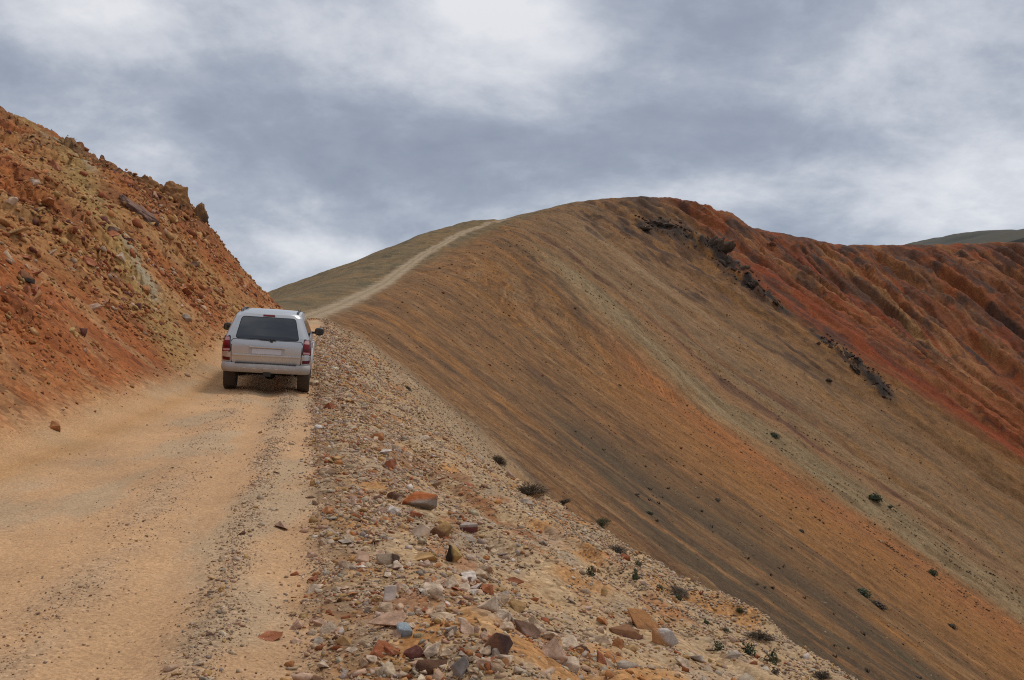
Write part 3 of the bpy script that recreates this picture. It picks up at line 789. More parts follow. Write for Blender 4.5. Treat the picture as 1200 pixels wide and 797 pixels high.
hero(218, 375, 13, 9, .7, 'grey', 'grey stone in the seam just above the car', 529, .2, 0, .4)
hero(345, 320, 9, 6, .7, 'brown', 'dark stone', 530) if False else None

N_OWN = 255
taken = 0; rest = []
for a, x, y, s, tint, cc, zone in cand:
    if taken < N_OWN and abs(x / y) < .50 and -(height(np.array([x]), np.array([y]))[0] - EYE) / y < .33:
        near = min(HERO, key=lambda h: (h[0] - x) ** 2 + (h[1] - y) ** 2)
        dist = math.hypot(near[0] - x, near[1] - y)
        tn = {'buff': 'buff', 'cream': 'cream', 'pink': 'pinkish', 'grey': 'grey', 'rust': 'brick red', 'ochre': 'ochre', 'brown': 'dark brown', 'white': 'white',
              'slate': 'slate grey', 'orange': 'orange', 'maroon': 'maroon'}[tint]
        sz = 'large' if s > .22 else 'fist sized' if s > .085 else 'small'
        if zone == 'bank':
            if dist < .8: where = 'close to ' + near[2]
            elif y < 7: where = 'in the rubble at the bottom of the picture'
            elif y < 13: where = 'in the middle stretch of the rubble bank'
            else: where = 'on the upper rubble bank towards the car'
            gp = 'stones of the rubble bank'
        elif zone == 'road': where = 'in the gravel of the road ruts'; gp = 'stones on the dirt road'
        else:
            if dist < 1.5: where = 'close to ' + near[2]
            elif y < 20: where = 'on the nearest part of the orange hillside'
            else: where = 'on the orange hillside above the car'
            gp = 'rocks of the left hillside'
        me = STONE_MESH[taken % 22]
        r = random.Random(taken)
        gx, gy = slope_at(np.array([x]), np.array([y]), .3)
        rx, ry = (math.atan(gy[0]) * .8, -math.atan(gx[0]) * .8)
        put(me, ROCK_MAT[tint], x, y, ground(x, y) + s * .07, (s * r.uniform(.9, 1.3), s * r.uniform(.9, 1.25), s * r.uniform(.8, 1.3) * (.7 if zone == 'hill' else 1)),
            (rx + r.gauss(0, .2), ry + r.gauss(0, .2), r.uniform(0, 6.28)), 'stone', f'{sz} {tn} stone {where}', 'stone', gp)
        taken += 1
    else: rest.append((x, y, s, cc, zone))
for zone, nm, lb in (('bank', 'rubble', 'angular pale and rusty rubble on the bank'), ('road', 'road_pebbles', 'pebbles in the middle of the road'), ('hill', 'hillside_rubble', 'broken orange rock debris over the left hillside')):
    R = [r for r in rest if r[4] == zone]
    x = np.array([r[0] for r in R]); y = np.array([r[1] for r in R]); s = np.array([r[2] for r in R]); c = np.array([r[3] for r in R])
    scatter(nm, x, y, s, c, lb, embed=.03, tilt=.3, align=True)
# fine debris of the hillside and of the far scree
n = 12000
yh = rng.uniform(4, 46, n); dh = np.abs(rng.normal(0, 6, n)) + .5
xh = np.interp(yh, FOOT[20:90, 1], FOOT[20:90, 0]) - dh
k = ((fbm(yh / 1.5, dh / 3, 3, 306) + rng.normal(0, .4, n)) > -.1) & (xh / yh > -.62) & (rng.random(n) < np.clip(dh / 2, .08, 1)); xh, yh, dh = xh[k], yh[k], dh[k]
scatter('scree', xh, yh, rng.uniform(.03, .10, len(xh)) * np.clip(yh / 16, .5, 1.5), pick(len(xh), dict(rust=.25, orange=.45, ochre=.3))[1] * .85, 'fine orange scree over the left hillside', embed=.12, tilt=.3, align=True)

def outcrop(px, py, wpx, hpx, Y, tint, label, seed, rot=(0, 0, 0), depth=.9, sub=5, rough=.10):
    """bedrock: centre of the outcrop seen at px, py, standing Y metres ahead"""
    k = Y / FPX
    me = solid_rock('rock_outcrop', seed, sub, 16, rough, 40, (wpx * k, wpx * k * depth, hpx * k), .05, .10, .7)
    o = put(me, tint if isinstance(tint, bpy.types.Material) else ROCK_MAT[tint], (px - 600) * k, Y, EYE + (398.5 - py) * k, (1, 1, 1), rot, 'rock_outcrop', label, 'outcrop')
    return o
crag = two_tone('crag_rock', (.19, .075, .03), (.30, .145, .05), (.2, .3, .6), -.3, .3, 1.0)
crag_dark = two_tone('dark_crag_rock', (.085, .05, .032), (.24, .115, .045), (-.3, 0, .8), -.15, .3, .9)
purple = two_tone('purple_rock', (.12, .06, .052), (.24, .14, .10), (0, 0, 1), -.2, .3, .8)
outcrop(201, 240, 58, 54, 40.8, crag, 'broad rusty crag on the hillside skyline, largest outcrop there', 601, (0, .45, .2))
outcrop(168, 220, 46, 34, 40.0, crag, 'brown crag behind the broad one, farther up the skyline', 602, (0, .4, .5))
outcrop(231, 261, 24, 50, 41.3, crag_dark, 'dark tooth of rock leaning out from the skyline', 603, (0, .25, .2), .8)
outcrop(240, 284, 26, 34, 41.8, crag, 'brown block under the leaning rock tooth', 604, (0, .3, 0))
outcrop(258, 303, 24, 24, 42.3, crag, 'low rusty knob on the skyline below the rock tooth', 605, (0, .5, 0))
outcrop(272, 314, 18, 18, 42.6, crag, 'small rusty knob, second lowest on the skyline', 606, (0, .5, 0))
outcrop(287, 327, 12, 14, 43, crag_dark, 'small dark knob, lowest on the skyline above the car', 607, (0, .5, 0))
q = at(160, 250); outcrop(160, 250, 60, 20, q.y + .3, purple, 'purple grey bedrock rib on the slope below the crags', 608, (.1, .62, 0), .45)

# ------------------------------------------------------------------ far outcrops and plants
def far_outcrop(px, py, wpx, hpx, tint, label, seed, ry=0.0, depth=.6, sink=.3):
    q = at(px, py)
    k = q.y / FPX
    me = solid_rock('rock_outcrop', seed, 5, 14, .20, 40, (wpx * k, wpx * k * depth, hpx * k), .10, .14)
    o = put(me, tint, q.x, q.y + hpx * k * sink, q.z - hpx * k * .05, (1, 1, 1), (.3, ry, 0), 'rock_outcrop', label, 'outcrop')
    return o
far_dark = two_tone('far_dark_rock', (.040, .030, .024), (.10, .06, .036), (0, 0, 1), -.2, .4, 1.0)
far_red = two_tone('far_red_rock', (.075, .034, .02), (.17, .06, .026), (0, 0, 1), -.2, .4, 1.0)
far_outcrop(750, 267, 30, 10, far_dark, 'left end of the flat dark ledge below the mountain top', 700, .0, .8)
far_outcrop(774, 262, 36, 14, far_dark, 'flat dark rock ledge just below the mountain top', 701, .0, .8)
far_outcrop(838, 291, 40, 44, far_dark, 'black crag on the face below the summit, biggest dark outcrop', 702, .4, .8)
far_outcrop(860, 312, 38, 26, far_dark, 'dark crag touching the lower right of the black crag', 703, .55, .8)
far_outcrop(886, 335, 30, 16, far_dark, 'small dark crag halfway down the upper black rib', 704, .62, .8)
far_outcrop(912, 357, 18, 8, far_dark, 'dark rock at the lower end of the upper black rib', 710, .62, .8)
far_outcrop(976, 407, 16, 13, far_dark, 'dark rock at the head of the lower black rib', 705, .5, .8)
far_outcrop(1004, 434, 22, 10, far_dark, 'lowest black crag beside the red scree', 706, .66, .8)
far_outcrop(905, 288, 18, 14, far_red, 'red brown crag left of the ridge dip', 707, .3, .8)
x = []; y = []
dd = np.where(rng.random(900) < .68, 14 + 38 * rng.random(900) ** 1.5, rng.uniform(63, 80, 900)); sv = CRAG_S(dd) + rng.normal(0, 2.0, 900) + rng.exponential(1.6, 900) * np.sign(rng.normal(-.4, 1, 900))
i = np.clip(np.searchsorted(_rl, sv), 1, len(_rl) - 2); T = RIDGE[i + 1, :2] - RIDGE[i - 1, :2]; T /= np.linalg.norm(T, axis=1)[:, None]
x = RIDGE[i, 0] + T[:, 1] * dd; y = RIDGE[i, 1] - T[:, 0] * dd
scatter('rubble', x, y, np.minimum(rng.lognormal(math.log(.55), .5, 900), 2.0), pick(900, dict(brown=.6, slate=.2, maroon=.2))[1] * rng.uniform(.25, .6, (900, 1)), 'black broken rock along the dark rib of the far face', embed=.1, tilt=.5)

def leaf_material(name, a, b_):
    m, t, b = new_mat(name)
    pos = t.new('ShaderNodeNewGeometry')
    t.set(b.inputs['Base Color'], t.mix(pos.outputs['Random Per Island'], a, b_)); b.inputs['Roughness'].default_value = .8
    return m
M_WILLOW = leaf_material('willow_leaf', (.028, .040, .014), (.065, .080, .026))
M_DRY = leaf_material('dry_twigs', (.055, .040, .026), (.12, .085, .048))
M_GRASS = leaf_material('grass_blade', (.09, .075, .035), (.15, .12, .06))
M_OLIVE = leaf_material('olive_leaf', (.055, .056, .020), (.12, .105, .04))
def bush_mesh(name, seed, n=700, leaf=.06, flat=.6, twig=False):
    r = np.random.default_rng(seed)
    v = r.normal(size=(n, 3)); v /= np.linalg.norm(v, axis=1)[:, None]; v[:, 2] = np.abs(v[:, 2])
    lump = 1 + .35 * pn3(v, 1.8, seed) + .2 * pn3(v, 4, seed + 5)
    P = v * (r.random((n, 1)) ** .45) * lump[:, None] * np.array([.5, .5, flat])
    nn = v + r.normal(0, .55, (n, 3)); nn /= np.linalg.norm(nn, axis=1)[:, None]
    a = np.cross(nn, r.normal(size=(n, 3))); a /= np.linalg.norm(a, axis=1)[:, None]; b = np.cross(nn, a)
    L = leaf * r.uniform(.6, 1.4, (n, 1)); W = L * (.16 if twig else .5)
    if twig: a = v * .8 + r.normal(0, .3, (n, 3)); L = L * 2.2
    Q = np.stack([P - a * L, P + b * W, P + a * L, P - b * W], 1).reshape(-1, 3)
    return mesh_from(name, Q, np.arange(len(Q)), n=4)
BUSH = [bush_mesh('bush', 800 + i, 800, .06, .55) for i in range(3)]
TWIG = [bush_mesh('shrub', 820 + i, 2200, .042, .5, True) for i in range(2)]
TUFT = [bush_mesh('plant', 840 + i, 160, .11, .6) for i in range(3)]
def plant(px, py, wpx, hpx, me, mat, name, label, cat, group=None, rz=0.0):
    q = at(px, py + hpx * .4)
    if q is None: return
    k = q.y / FPX
    gx, gy = slope_at(np.array([q.x]), np.array([q.y]), .5)
    return put(me, mat, q.x, q.y, ground(q.x, q.y) - .03 * wpx * k, (wpx * k, wpx * k, hpx * k * (1.7 if name == 'plant' else 1.15)), (math.atan(gy[0]) * .4, -math.atan(gx[0]) * .7, rz), name, label, cat, group)
F = 'bushes on the far scree'
for i, (px, py, w, h, mt, lb) in enumerate([
    (907, 508, 12, 8, M_WILLOW, 'dark bush highest on the pale scree streak'),
    (1025, 581, 20, 13, M_WILLOW, 'biggest green bush on the pale scree streak'),
    (1043, 593, 10, 6, M_WILLOW, 'small bush just below the biggest green bush'),
    (1093, 669, 14, 11, M_WILLOW, 'round dark bush lowest on the pale scree streak'),
    (1011, 692, 18, 12, M_WILLOW, 'green bush, upper of the pair on the ochre scree'),
    (1028, 706, 22, 10, M_DRY, 'brown bush, lower of the pair on the ochre scree'),
    (760, 600, 12, 6, M_WILLOW, 'dark green bush alone above the rubble bank'),
    (746, 579, 9, 5, M_DRY, 'small brown bush up the slope from the lone green bush'),
    (840, 585, 10, 5, M_DRY, 'small dark bush alone on the orange brown scree'),
    (939, 621, 8, 5, M_DRY, 'tiny dark bush left of a brown streak on the scree'),
    (1115, 732, 14, 7, M_DRY, 'low dark bush near the right edge of the scree'),
    (971, 446, 10, 5, M_DRY, 'tiny dark bush beneath the lower black rib')]):
    plant(px, py, w, h, BUSH[i % 3], mt, 'bush', lb, 'bush', F, i * 1.3)
G = 'shrubs along the edge of the bank'
for i, (px, py, w, h, mt, me, lb) in enumerate([
    (477, 453, 10, 7, M_DRY, 0, 'dark dry tuft farthest up the bank edge'),
    (583, 536, 22, 16, M_DRY, 1, 'dark twiggy shrub on the bank edge, upper of the two big ones'),
    (620, 570, 40, 22, M_DRY, 0, 'widest dark shrub on the bank edge'),
    (659, 587, 24, 10, M_DRY, 1, 'low brown shrub right of the widest shrub'),
    (704, 611, 26, 12, M_OLIVE, 0, 'olive shrub midway down the bank edge'),
    (722, 642, 26, 13, M_DRY, 1, 'brown shrub just below the olive one'),
    (793, 690, 30, 10, M_DRY, 0, 'long low brown shrub on the lower bank edge'),
    (866, 713, 10, 10, M_OLIVE, 1, 'small green shrub poking over the lower bank edge'),
    (890, 742, 34, 16, M_DRY, 0, 'dry brown shrub low on the bank edge'),
    (962, 789, 24, 16, M_DRY, 1, 'dark shrub at the bottom of the bank edge')]):
    plant(px, py, w, h, TWIG[me], mt, 'shrub', lb, 'shrub', G, i * .9)
H = 'small plants on the bank slope'
for i, (px, py, w, h, mt, lb) in enumerate([
    (691, 669, 12, 11, M_OLIVE, 'dark leafy plant alone on the upper bank slope'),
    (745, 674, 9, 13, M_WILLOW, 'narrow dark green plant on the bank slope'),
    (748, 660, 10, 6, M_OLIVE, 'pale green plant above the narrow dark one'),
    (773, 688, 9, 5, M_OLIVE, 'tiny olive plant right of the narrow dark one'),
    (795, 700, 10, 7, M_OLIVE, 'olive plant beside the long low shrub'),
    (828, 729, 7, 7, M_WILLOW, 'round dark green plant near the bottom right of the bank'),
    (842, 757, 15, 11, M_OLIVE, 'green plant nearest the pale orange boulder'),
    (877, 761, 18, 14, M_WILLOW, 'largest green plant low on the bank'),
    (905, 772, 16, 16, M_OLIVE, 'upright olive plant right of the largest green one'),
    (909, 787, 12, 9, M_DRY, 'brown plant under the upright olive one'),
    (851, 738, 9, 6, M_OLIVE, 'yellow green plant between the round plant and the edge')]):
    plant(px, py, w, h, TUFT[i % 3], mt, 'plant', lb, 'plant', H, i * 1.7)
# low ground cover on the pale streak and on the dark foot of the slope: nobody could count it
def cover(name, x, y, size, mat, label):
    n = len(x); z = height(x, y); V = []
    for k in range(9):
        a = rng.uniform(0, 6.283, n); r0 = size * rng.uniform(0, .5, n); b = a + rng.normal(0, .6, n)
        bx = x + np.cos(a) * r0; by = y + np.sin(a) * r0; l = size * rng.uniform(.4, .8, n)
        w = size * .16
        V.append(np.stack([np.stack([bx - np.sin(b) * w, by + np.cos(b) * w, z - .02], 1), np.stack([bx + np.sin(b) * w, by - np.cos(b) * w, z - .02], 1),
                           np.stack([bx + np.cos(b) * l * .5, by + np.sin(b) * l * .5, z + l * .7], 1)], 1).reshape(-1, 3))
    V = np.concatenate(V)
    o = link(name, mesh_from(name, V, np.arange(len(V))), mat); tag(o, kind='stuff'); o['label'] = label
def on_face(n, s0, sw, d0, d1):
    s = s0 + rng.normal(0, sw, n); d = rng.uniform(d0, d1, n)
    i = np.clip(np.searchsorted(_rl, s), 1, len(_rl) - 2)
    T = RIDGE[i + 1, :2] - RIDGE[i - 1, :2]; T /= np.linalg.norm(T, axis=1)[:, None]
    return RIDGE[i, 0] + T[:, 1] * d, RIDGE[i, 1] - T[:, 0] * d
x1, y1 = on_face(420, 243, 3.5, 50, 82); x2, y2 = on_face(240, 225, 1.4, 55, 80); x3, y3 = on_face(380, 252, 4, 68, 95)
x4, y4 = on_face(160, 155, 12, 16, 60); x5, y5 = on_face(140, 208, 2, 45, 70); x6, y6 = on_face(260, 268, 1.5, 4, 70)
X = np.concatenate([x1, x2, x3, x4, x5, x6]); Y = np.concatenate([y1, y2, y3, y4, y5, y6])
kk = fbm(X / 4, Y / 4, 2, 411) + rng.normal(0, .3, len(X)) > .05; X = X[kk]; Y = Y[kk]
cover('ground_cover', X, Y, rng.uniform(.2, .5, len(X)), M_DRY, 'tiny dark plants dotted along the streaks of the far scree')
# stones of the far scree
x, y = on_face(16000, 220, 85, 1.0, 95)
ok = (x / y < .6)
scatter('scree', x[ok], y[ok], np.minimum(rng.lognormal(math.log(.16), .45, ok.sum()), .55) * np.clip(y[ok] / 90, .4, 1.3), pick(int(ok.sum()), dict(ochre=.4, buff=.25, rust=.2, brown=.15))[1] * .62, 'loose stones strewn over the far scree slope', embed=.05, tilt=.4)

# ------------------------------------------------------------------ the car
def car_materials():
    M = {}
    def simple(n, col, rough, metal=0.0, spec=.5, coat=0.0):
        m, t, b = new_mat(n); b.inputs['Base Color'].default_value = (*col, 1); b.inputs['Roughness'].default_value = rough
        b.inputs['Metallic'].default_value = metal; b.inputs['Specular IOR Level'].default_value = spec; b.inputs['Coat Weight'].default_value = coat
        M[n] = m; return m, t, b
    def dusty(n, col, rough, metal, coat, lo, hi, amount, dust=(.34, .24, .15)):
        m, t, b = simple(n, col, rough, metal, .5, coat)
        ob = t.new('ShaderNodeTexCoord').outputs['Object']; sx = t.new('ShaderNodeSeparateXYZ'); t.set(sx.inputs[0], ob)
        k = t.math('ADD', sx.outputs[2], t.math('MULTIPLY', t.math('SUBTRACT', t.noise(ob, 5, 5, .65), .5), .5))
        k = t.math('MULTIPLY', t.maprange(k, lo, hi, amount, .10), t.maprange(t.noise(ob, 4, 3, .6), .3, .7, .75, 1.1), clamp=True)
        t.set(b.inputs['Base Color'], t.mix(k, col, dust)); t.set(b.inputs['Metallic'], t.math('MULTIPLY', t.math('SUBTRACT', 1.0, k), metal))
        t.set(b.inputs['Roughness'], t.maprange(k, 0, 1, rough, .85)); t.set(b.inputs['Coat Weight'], t.math('MULTIPLY', t.math('SUBTRACT', 1.0, k), coat))
    dusty('silver_paint', (.57, .565, .55), .28, .75, .5, .45, 1.0, .25)
    dusty('bumper_paint', (.46, .45, .44), .5, .3, .2, .35, .80, .9, (.34, .245, .155))  # tan also carries ground reflection and lower shading, besides real dust
    dusty('tyre_rubber', (.022, .021, .020), .85, 0, 0, .1, .9, .45, (.16, .11, .07))
    simple('dark_glass', (.010, .012, .014), .05, 0, .7, .6)
    simple('black_plastic', (.018, .018, .019), .45)
    simple('underside', (.015, .014, .013), .8)
    simple('red_lens', (.21, .006, .008), .3, 0, .3, .15)
    simple('dark_red_lens', (.10, .004, .006), .3, 0, .3, .15)
    simple('clear_lens', (.55, .30, .28), .3, 0, .4, .2)
    simple('white_plate', (.60, .60, .62), .5)
    simple('alloy', (.45, .45, .46), .4, .7)
    simple('chrome', (.55, .56, .58), .2, .9)
    simple('steel', (.07, .065, .06), .5, .5)
    simple('headlamp_glass', (.6, .62, .65), .1, 0, .6, .5)
    return M

_LV = np.array([  # z, half width, rear y, front y, corner radius
    (.42, .855, -.86, 3.58, .20), (.50, .895, -.885, 3.63, .20), (.62, .915, -.905, 3.67, .19), (.80, .920, -.915, 3.68, .18), (.95, .915, -.91, 3.66, .17),
    (1.03, .908, -.905, 3.60, .17), (1.08, .900, -.895, 3.42, .17), (1.13, .888, -.88, 2.85, .17), (1.17, .874, -.865, 2.42, .17), (1.22, .855, -.85, 2.30, .17),
    (1.40, .785, -.775, 2.03, .17), (1.56, .722, -.70, 1.77, .17), (1.64, .690, -.66, 1.60, .17), (1.69, .650, -.635, 1.46, .2), (1.72, .575, -.57, 1.26, .25), (1.735, .42, -.42, 1.0, .3)])
def lv(z): return [np.interp(z, _LV[:, 0], _LV[:, i]) for i in range(1, 5)]
def rear_y(x, z):
    w, yr, yf, r = lv(z); a = min(abs(x), w - 1e-4)
    y = yr - .028 * (1 - (a / w) ** 2)
    if a > w - r: y += r * (1 - math.sqrt(max(0, 1 - ((a - (w - r)) / r) ** 2)))
    return y
def side_x(y, z):
    w, yr, yf, r = lv(z)
    k = 0
    if y < yr + r: k = r * (1 - math.sqrt(max(0, 1 - ((yr + r - y) / r) ** 2)))
    if y > yf - r: k = max(k, r * (1 - math.sqrt(max(0, 1 - min(1, ((y - yf + r) / r) ** 2)))))
    return w - k

def bm_obj(name, bm, mat, parent, smooth=True, bevel=0):
    bmesh.ops.recalc_face_normals(bm, faces=bm.faces[:])
    if bevel: bmesh.ops.bevel(bm, geom=bm.edges[:], offset=bevel, segments=2, affect='EDGES', profile=.6)
    me = bpy.data.meshes.new(name); bm.to_mesh(me); bm.free()
    if smooth:
        me.polygons.foreach_set('use_smooth', np.ones(len(me.polygons), bool)); me.set_sharp_from_angle(angle=math.radians(38))
    return link(name, me, mat, parent)
def bm_box(bm, c, s, rot=None):
    r = bmesh.ops.create_cube(bm, size=1)
    M = Matrix.Translation(c) @ (rot.to_4x4() if rot else Matrix()) @ Matrix.Diagonal((*s, 1))
    bmesh.ops.transform(bm, matrix=M, verts=r['verts']); return r['verts']
def bm_tube(bm, pts, rad, seg=10):
    rings = []
    for i, p in enumerate(pts):
        p = Vector(p); t = (Vector(pts[min(i + 1, len(pts) - 1)]) - Vector(pts[max(i - 1, 0)])).normalized()
        u = t.orthogonal().normalized(); v = t.cross(u)
        rings.append([bm.verts.new(p + (u * math.cos(a) + v * math.sin(a)) * rad) for a in [2 * math.pi * k / seg for k in range(seg)]])
    for a, b in zip(rings, rings[1:]):
        for k in range(seg): bm.faces.new((a[k], a[(k + 1) % seg], b[(k + 1) % seg], b[k]))
    bm.faces.new(rings[0]); bm.faces.new(rings[-1][::-1])
def rounded(pts, rad, n=4):
    out = []
    for i, p in enumerate(pts):
        p = Vector(p); a = Vector(pts[i - 1]) - p; b = Vector(pts[(i + 1) % len(pts)]) - p
        r = min(rad, a.length * .45, b.length * .45)
        A = p + a.normalized() * r; B = p + b.normalized() * r
        for k in range(n + 1):
            t = k / n; out.append((A * (1 - t) ** 2 + p * 2 * t * (1 - t) + B * t * t)[:])
    # more points on long edges so that panels follow the curved body
    fine = []
    for p, q in zip(out, out[1:] + out[:1]):
        L = math.dist(p, q); m = max(1, int(L / .09))
        for k in range(m): fine.append((p[0] + (q[0] - p[0]) * k / m, p[1] + (q[1] - p[1]) * k / m))
    return fine
def panel(name, outline, fn, off, thick, mat, parent, rad=.03, hole=None):
    """slab whose outer face follows the body; fn(u, v, off) -> point off metres outside the body"""
    pts = rounded(outline, rad); n = len(pts)
    cx = sum(p[0] for p in pts) / n; cy = sum(p[1] for p in pts) / n
    bm = bmesh.new(); rings = []
    for k in (1.0, .8, .6, .4, .2):
        rings.append([bm.verts.new(fn(cx + (p[0] - cx) * k, cy + (p[1] - cy) * k, off)) for p in pts])
    cen = bm.verts.new(fn(cx, cy, off))
    inner = [bm.verts.new(fn(p[0], p[1], off - thick)) for p in pts]
    for a, b in zip(rings, rings[1:]):
        for i in range(n): bm.faces.new((a[i], a[(i + 1) % n], b[(i + 1) % n], b[i]))
    for i in range(n):
        bm.faces.new((rings[-1][i], rings[-1][(i + 1) % n], cen)); bm.faces.new((rings[0][(i + 1) % n], rings[0][i], inner[i], inner[(i + 1) % n]))
    bm.faces.new(inner)
    return bm_obj(name, bm, mat, parent)
def R_(x, z, off): return Vector((x, rear_y(x, z) - off, z))
def S_(sgn): return lambda y, z, off: Vector((sgn * (side_x(y, z) + off), y, z))

def loft(levels, outline_fn, cap=True):
    bm = bmesh.new(); rings = [[bm.verts.new(p) for p in outline_fn(z)] for z in levels]
    n = len(rings[0])
    for a, b in zip(rings, rings[1:]):
        for i in range(n): bm.faces.new((a[i], a[(i + 1) % n], b[(i + 1) % n], b[i]))
    if cap: bm.faces.new(rings[0][::-1]); bm.faces.new(rings[-1])
    return bm
def plan_outline(z):
    w, yr, yf, r = lv(z); out = []
    for k in range(13):
        x = -(w - r) + 2 * (w - r) * k / 12; out.append((x, rear_y(x, z), z))
    for k in range(1, 8):
        a = math.radians(90 * k / 8); x = w - r + r * math.sin(a); out.append((x, rear_y(x, z) if k < 8 else 0, z))
    for k in range(20): out.append((w, yr + r + (yf - yr - 2 * r) * k / 19, z))
    for k in range(1, 8):
        a = math.radians(90 * k / 8); out.append((w - r + r * math.cos(a), yf - r + r * math.sin(a), z))
    for k in range(13):
        x = (w - r) - 2 * (w - r) * k / 12; out.append((x, yf + .05 * (1 - (x / w) ** 2), z))
    for k in range(1, 8):
        a = math.radians(90 * k / 8); out.append((-(w - r) - r * math.sin(a), yf - r + r * math.cos(a), z))
    for k in range(20): out.append((-w, yf - r - (yf - yr - 2 * r) * k / 19, z))
    for k in range(7, 0, -1):
        a = math.radians(90 * k / 8); x = -(w - r + r * math.sin(a)); out.append((x, rear_y(x, z), z))
    return out

def build_car(px, Y):
    M = car_materials()
    head = math.radians(10.9)
    fwd = Vector((-math.sin(head), math.cos(head), 0)); rgt = Vector((math.cos(head), math.sin(head), 0))
    base = Vector(((px - 600) / FPX * Y, Y, 0))
    W, AX = .775, 2.79
    def gz(a, b):
        p = base + rgt * a + fwd * b
        return max(ground(p.x, p.y), ground(p.x + .05, p.y), ground(p.x, p.y - .08))
    zs = {(i, j): gz(i * W, j * AX) for i in (-1, 1) for j in (0, 1)}
    roll = ((zs[1, 0] - zs[-1, 0]) + (zs[1, 1] - zs[-1, 1])) / 2 / (2 * W)
    pitch = ((zs[1, 1] + zs[-1, 1]) - (zs[1, 0] + zs[-1, 0])) / 2 / AX
    base.z = (zs[1, 0] + zs[-1, 0]) / 2 - .012
    print('CAR', base, 'roll', roll, 'pitch', pitch)
    X = (rgt + Vector((0, 0, roll))).normalized(); Yv = (fwd + Vector((0, 0, pitch))); Yv = (Yv - X * Yv.dot(X)).normalized(); Z = X.cross(Yv)
    root = empty('suv_car'); root.matrix_world = Matrix(((X.x, Yv.x, Z.x, base.x), (X.y, Yv.y, Z.y, base.y), (X.z, Yv.z, Z.z, base.z), (0, 0, 0, 1)))
    tag(root, 'dusty silver four wheel drive car driving away up the dirt road', 'car')
    # body shell with wheel arches cut out
    zl = sorted(set(list(np.linspace(.42, 1.735, 58)) + list(_LV[:, 0])))
    bm = loft(zl, plan_outline)
    bmesh.ops.recalc_face_normals(bm, faces=bm.faces[:])
    me = bpy.data.meshes.new('body'); bm.to_mesh(me); bm.free()
    body = link('body', me, M['silver_paint'], root)
    cm = bmesh.new()
    for yy in (0, AX):
        for sx in (-1, 1):
            r = bmesh.ops.create_cone(cm, cap_ends=True, segments=40, radius1=.455, radius2=.455, depth=.5)
            bmesh.ops.transform(cm, matrix=Matrix.Translation((sx * .83, yy, .42)) @ Matrix.Rotation(math.radians(90), 4, 'Y'), verts=r['verts'])
    cme = bpy.data.meshes.new('cutter'); cm.to_mesh(cme); cm.free(); cut = bpy.data.objects.new('cutter', cme); COL.objects.link(cut); cut.parent = root
    md = body.modifiers.new('arches', 'BOOLEAN'); md.operation = 'DIFFERENCE'; md.object = cut; md.solver = 'EXACT'
    bpy.context.view_layer.update()
    new = bpy.data.meshes.new_from_object(body.evaluated_get(bpy.context.evaluated_depsgraph_get()))
    body.modifiers.clear(); body.data = new; bpy.data.objects.remove(cut)
    new.materials.clear(); new.materials.append(M['silver_paint'])
    new.polygons.foreach_set('use_smooth', np.ones(len(new.polygons), bool)); new.set_sharp_from_angle(angle=math.radians(35))
    # arch flares
    for yy in (0, AX):
        for sx in (-1, 1):
            bm = bmesh.new(); rings = []
            for k in range(25):
                a = math.radians(-18 + 216 * k / 24); ring = []
                for (dr, dx) in ((-.005, -.03), (-.005, .035), (.02, .032), (.075, .012), (.085, -.03)):
                    rr = .455 + dr; z = .42 + rr * math.sin(a); y = yy + rr * math.cos(a)
                    ring.append(bm.verts.new((sx * (side_x(y, max(z, .43)) + dx), y, max(z, .36))))
                rings.append(ring)
            for a, b in zip(rings, rings[1:]):
                for i in range(4): bm.faces.new((a[i], a[i + 1], b[i + 1], b[i]))
                bm.faces.new((a[4], a[0], b[0], b[4]))
            bm.faces.new(rings[0]); bm.faces.new(rings[-1])
            bm_obj('wheel_arch', bm, M['bumper_paint'], root)
    # underbody, axle, exhaust, hitch
    bm = bmesh.new(); bm_box(bm, (0, 1.3, .44), (1.05, 4.3, .20)); bm_box(bm, (0, -.55, .45), (1.2, .5, .18)); bm_obj('underbody', bm, M['underside'], root, False, .03)
    bm = bmesh.new(); bm_tube(bm, [(-.62, 0, .38), (.62, 0, .38)], .045); r = bmesh.ops.create_uvsphere(bm, u_segments=14, v_segments=10, radius=.13); bmesh.ops.translate(bm, verts=r['verts'], vec=(.05, 0, .37)); bm_obj('rear_axle', bm, M['underside'], root)
    for sx in (-.5, .5):
        bm = bmesh.new(); bm_tube(bm, [(sx, -.12, .30), (sx * 1.02, -.3, .56)], .03); bm_obj('shock_absorber', bm, M['steel'], root)
    bm = bmesh.new(); bm_tube(bm, [(.42, .6, .40), (.42, -.5, .40), (.50, -.80, .37), (.55, -.93, .345)], .032); bm_obj('exhaust_pipe', bm, M['steel'], root)
    bm = bmesh.new(); bm_box(bm, (.03, -.88, .36), (.12, .28, .10)); bm_box(bm, (.03, -1.0, .36), (.16, .035, .145)); bm_box(bm, (0.03, -.80, .37), (.9, .06, .06))
    bm_obj('tow_hitch', bm, M['black_plastic'], root, False, .006)
    # rear bumper
    def bump(z):
        out = []; t = (z - .37) / .22
        w = .912 - .035 * (1 - math.sin(math.pi * min(1, .15 + t * .7))); yr = -1.015 + .09 * (1 - math.sin(math.pi * (.18 + .64 * t))) ; r = .19
        for k in range(17):
            x = -(w - r) + 2 * (w - r) * k / 16; out.append((x, yr - .03 * (1 - (x / w) ** 2), z))
        for k in range(1, 9): a = math.radians(90 * k / 8); out.append((w - r + r * math.sin(a), yr + r * (1 - math.cos(a)) - .005, z))
        out += [(w, -.50, z), (w - .07, -.50, z), (w - .07, -.72, z), (-w + .07, -.72, z), (-w + .07, -.50, z), (-w, -.50, z)]
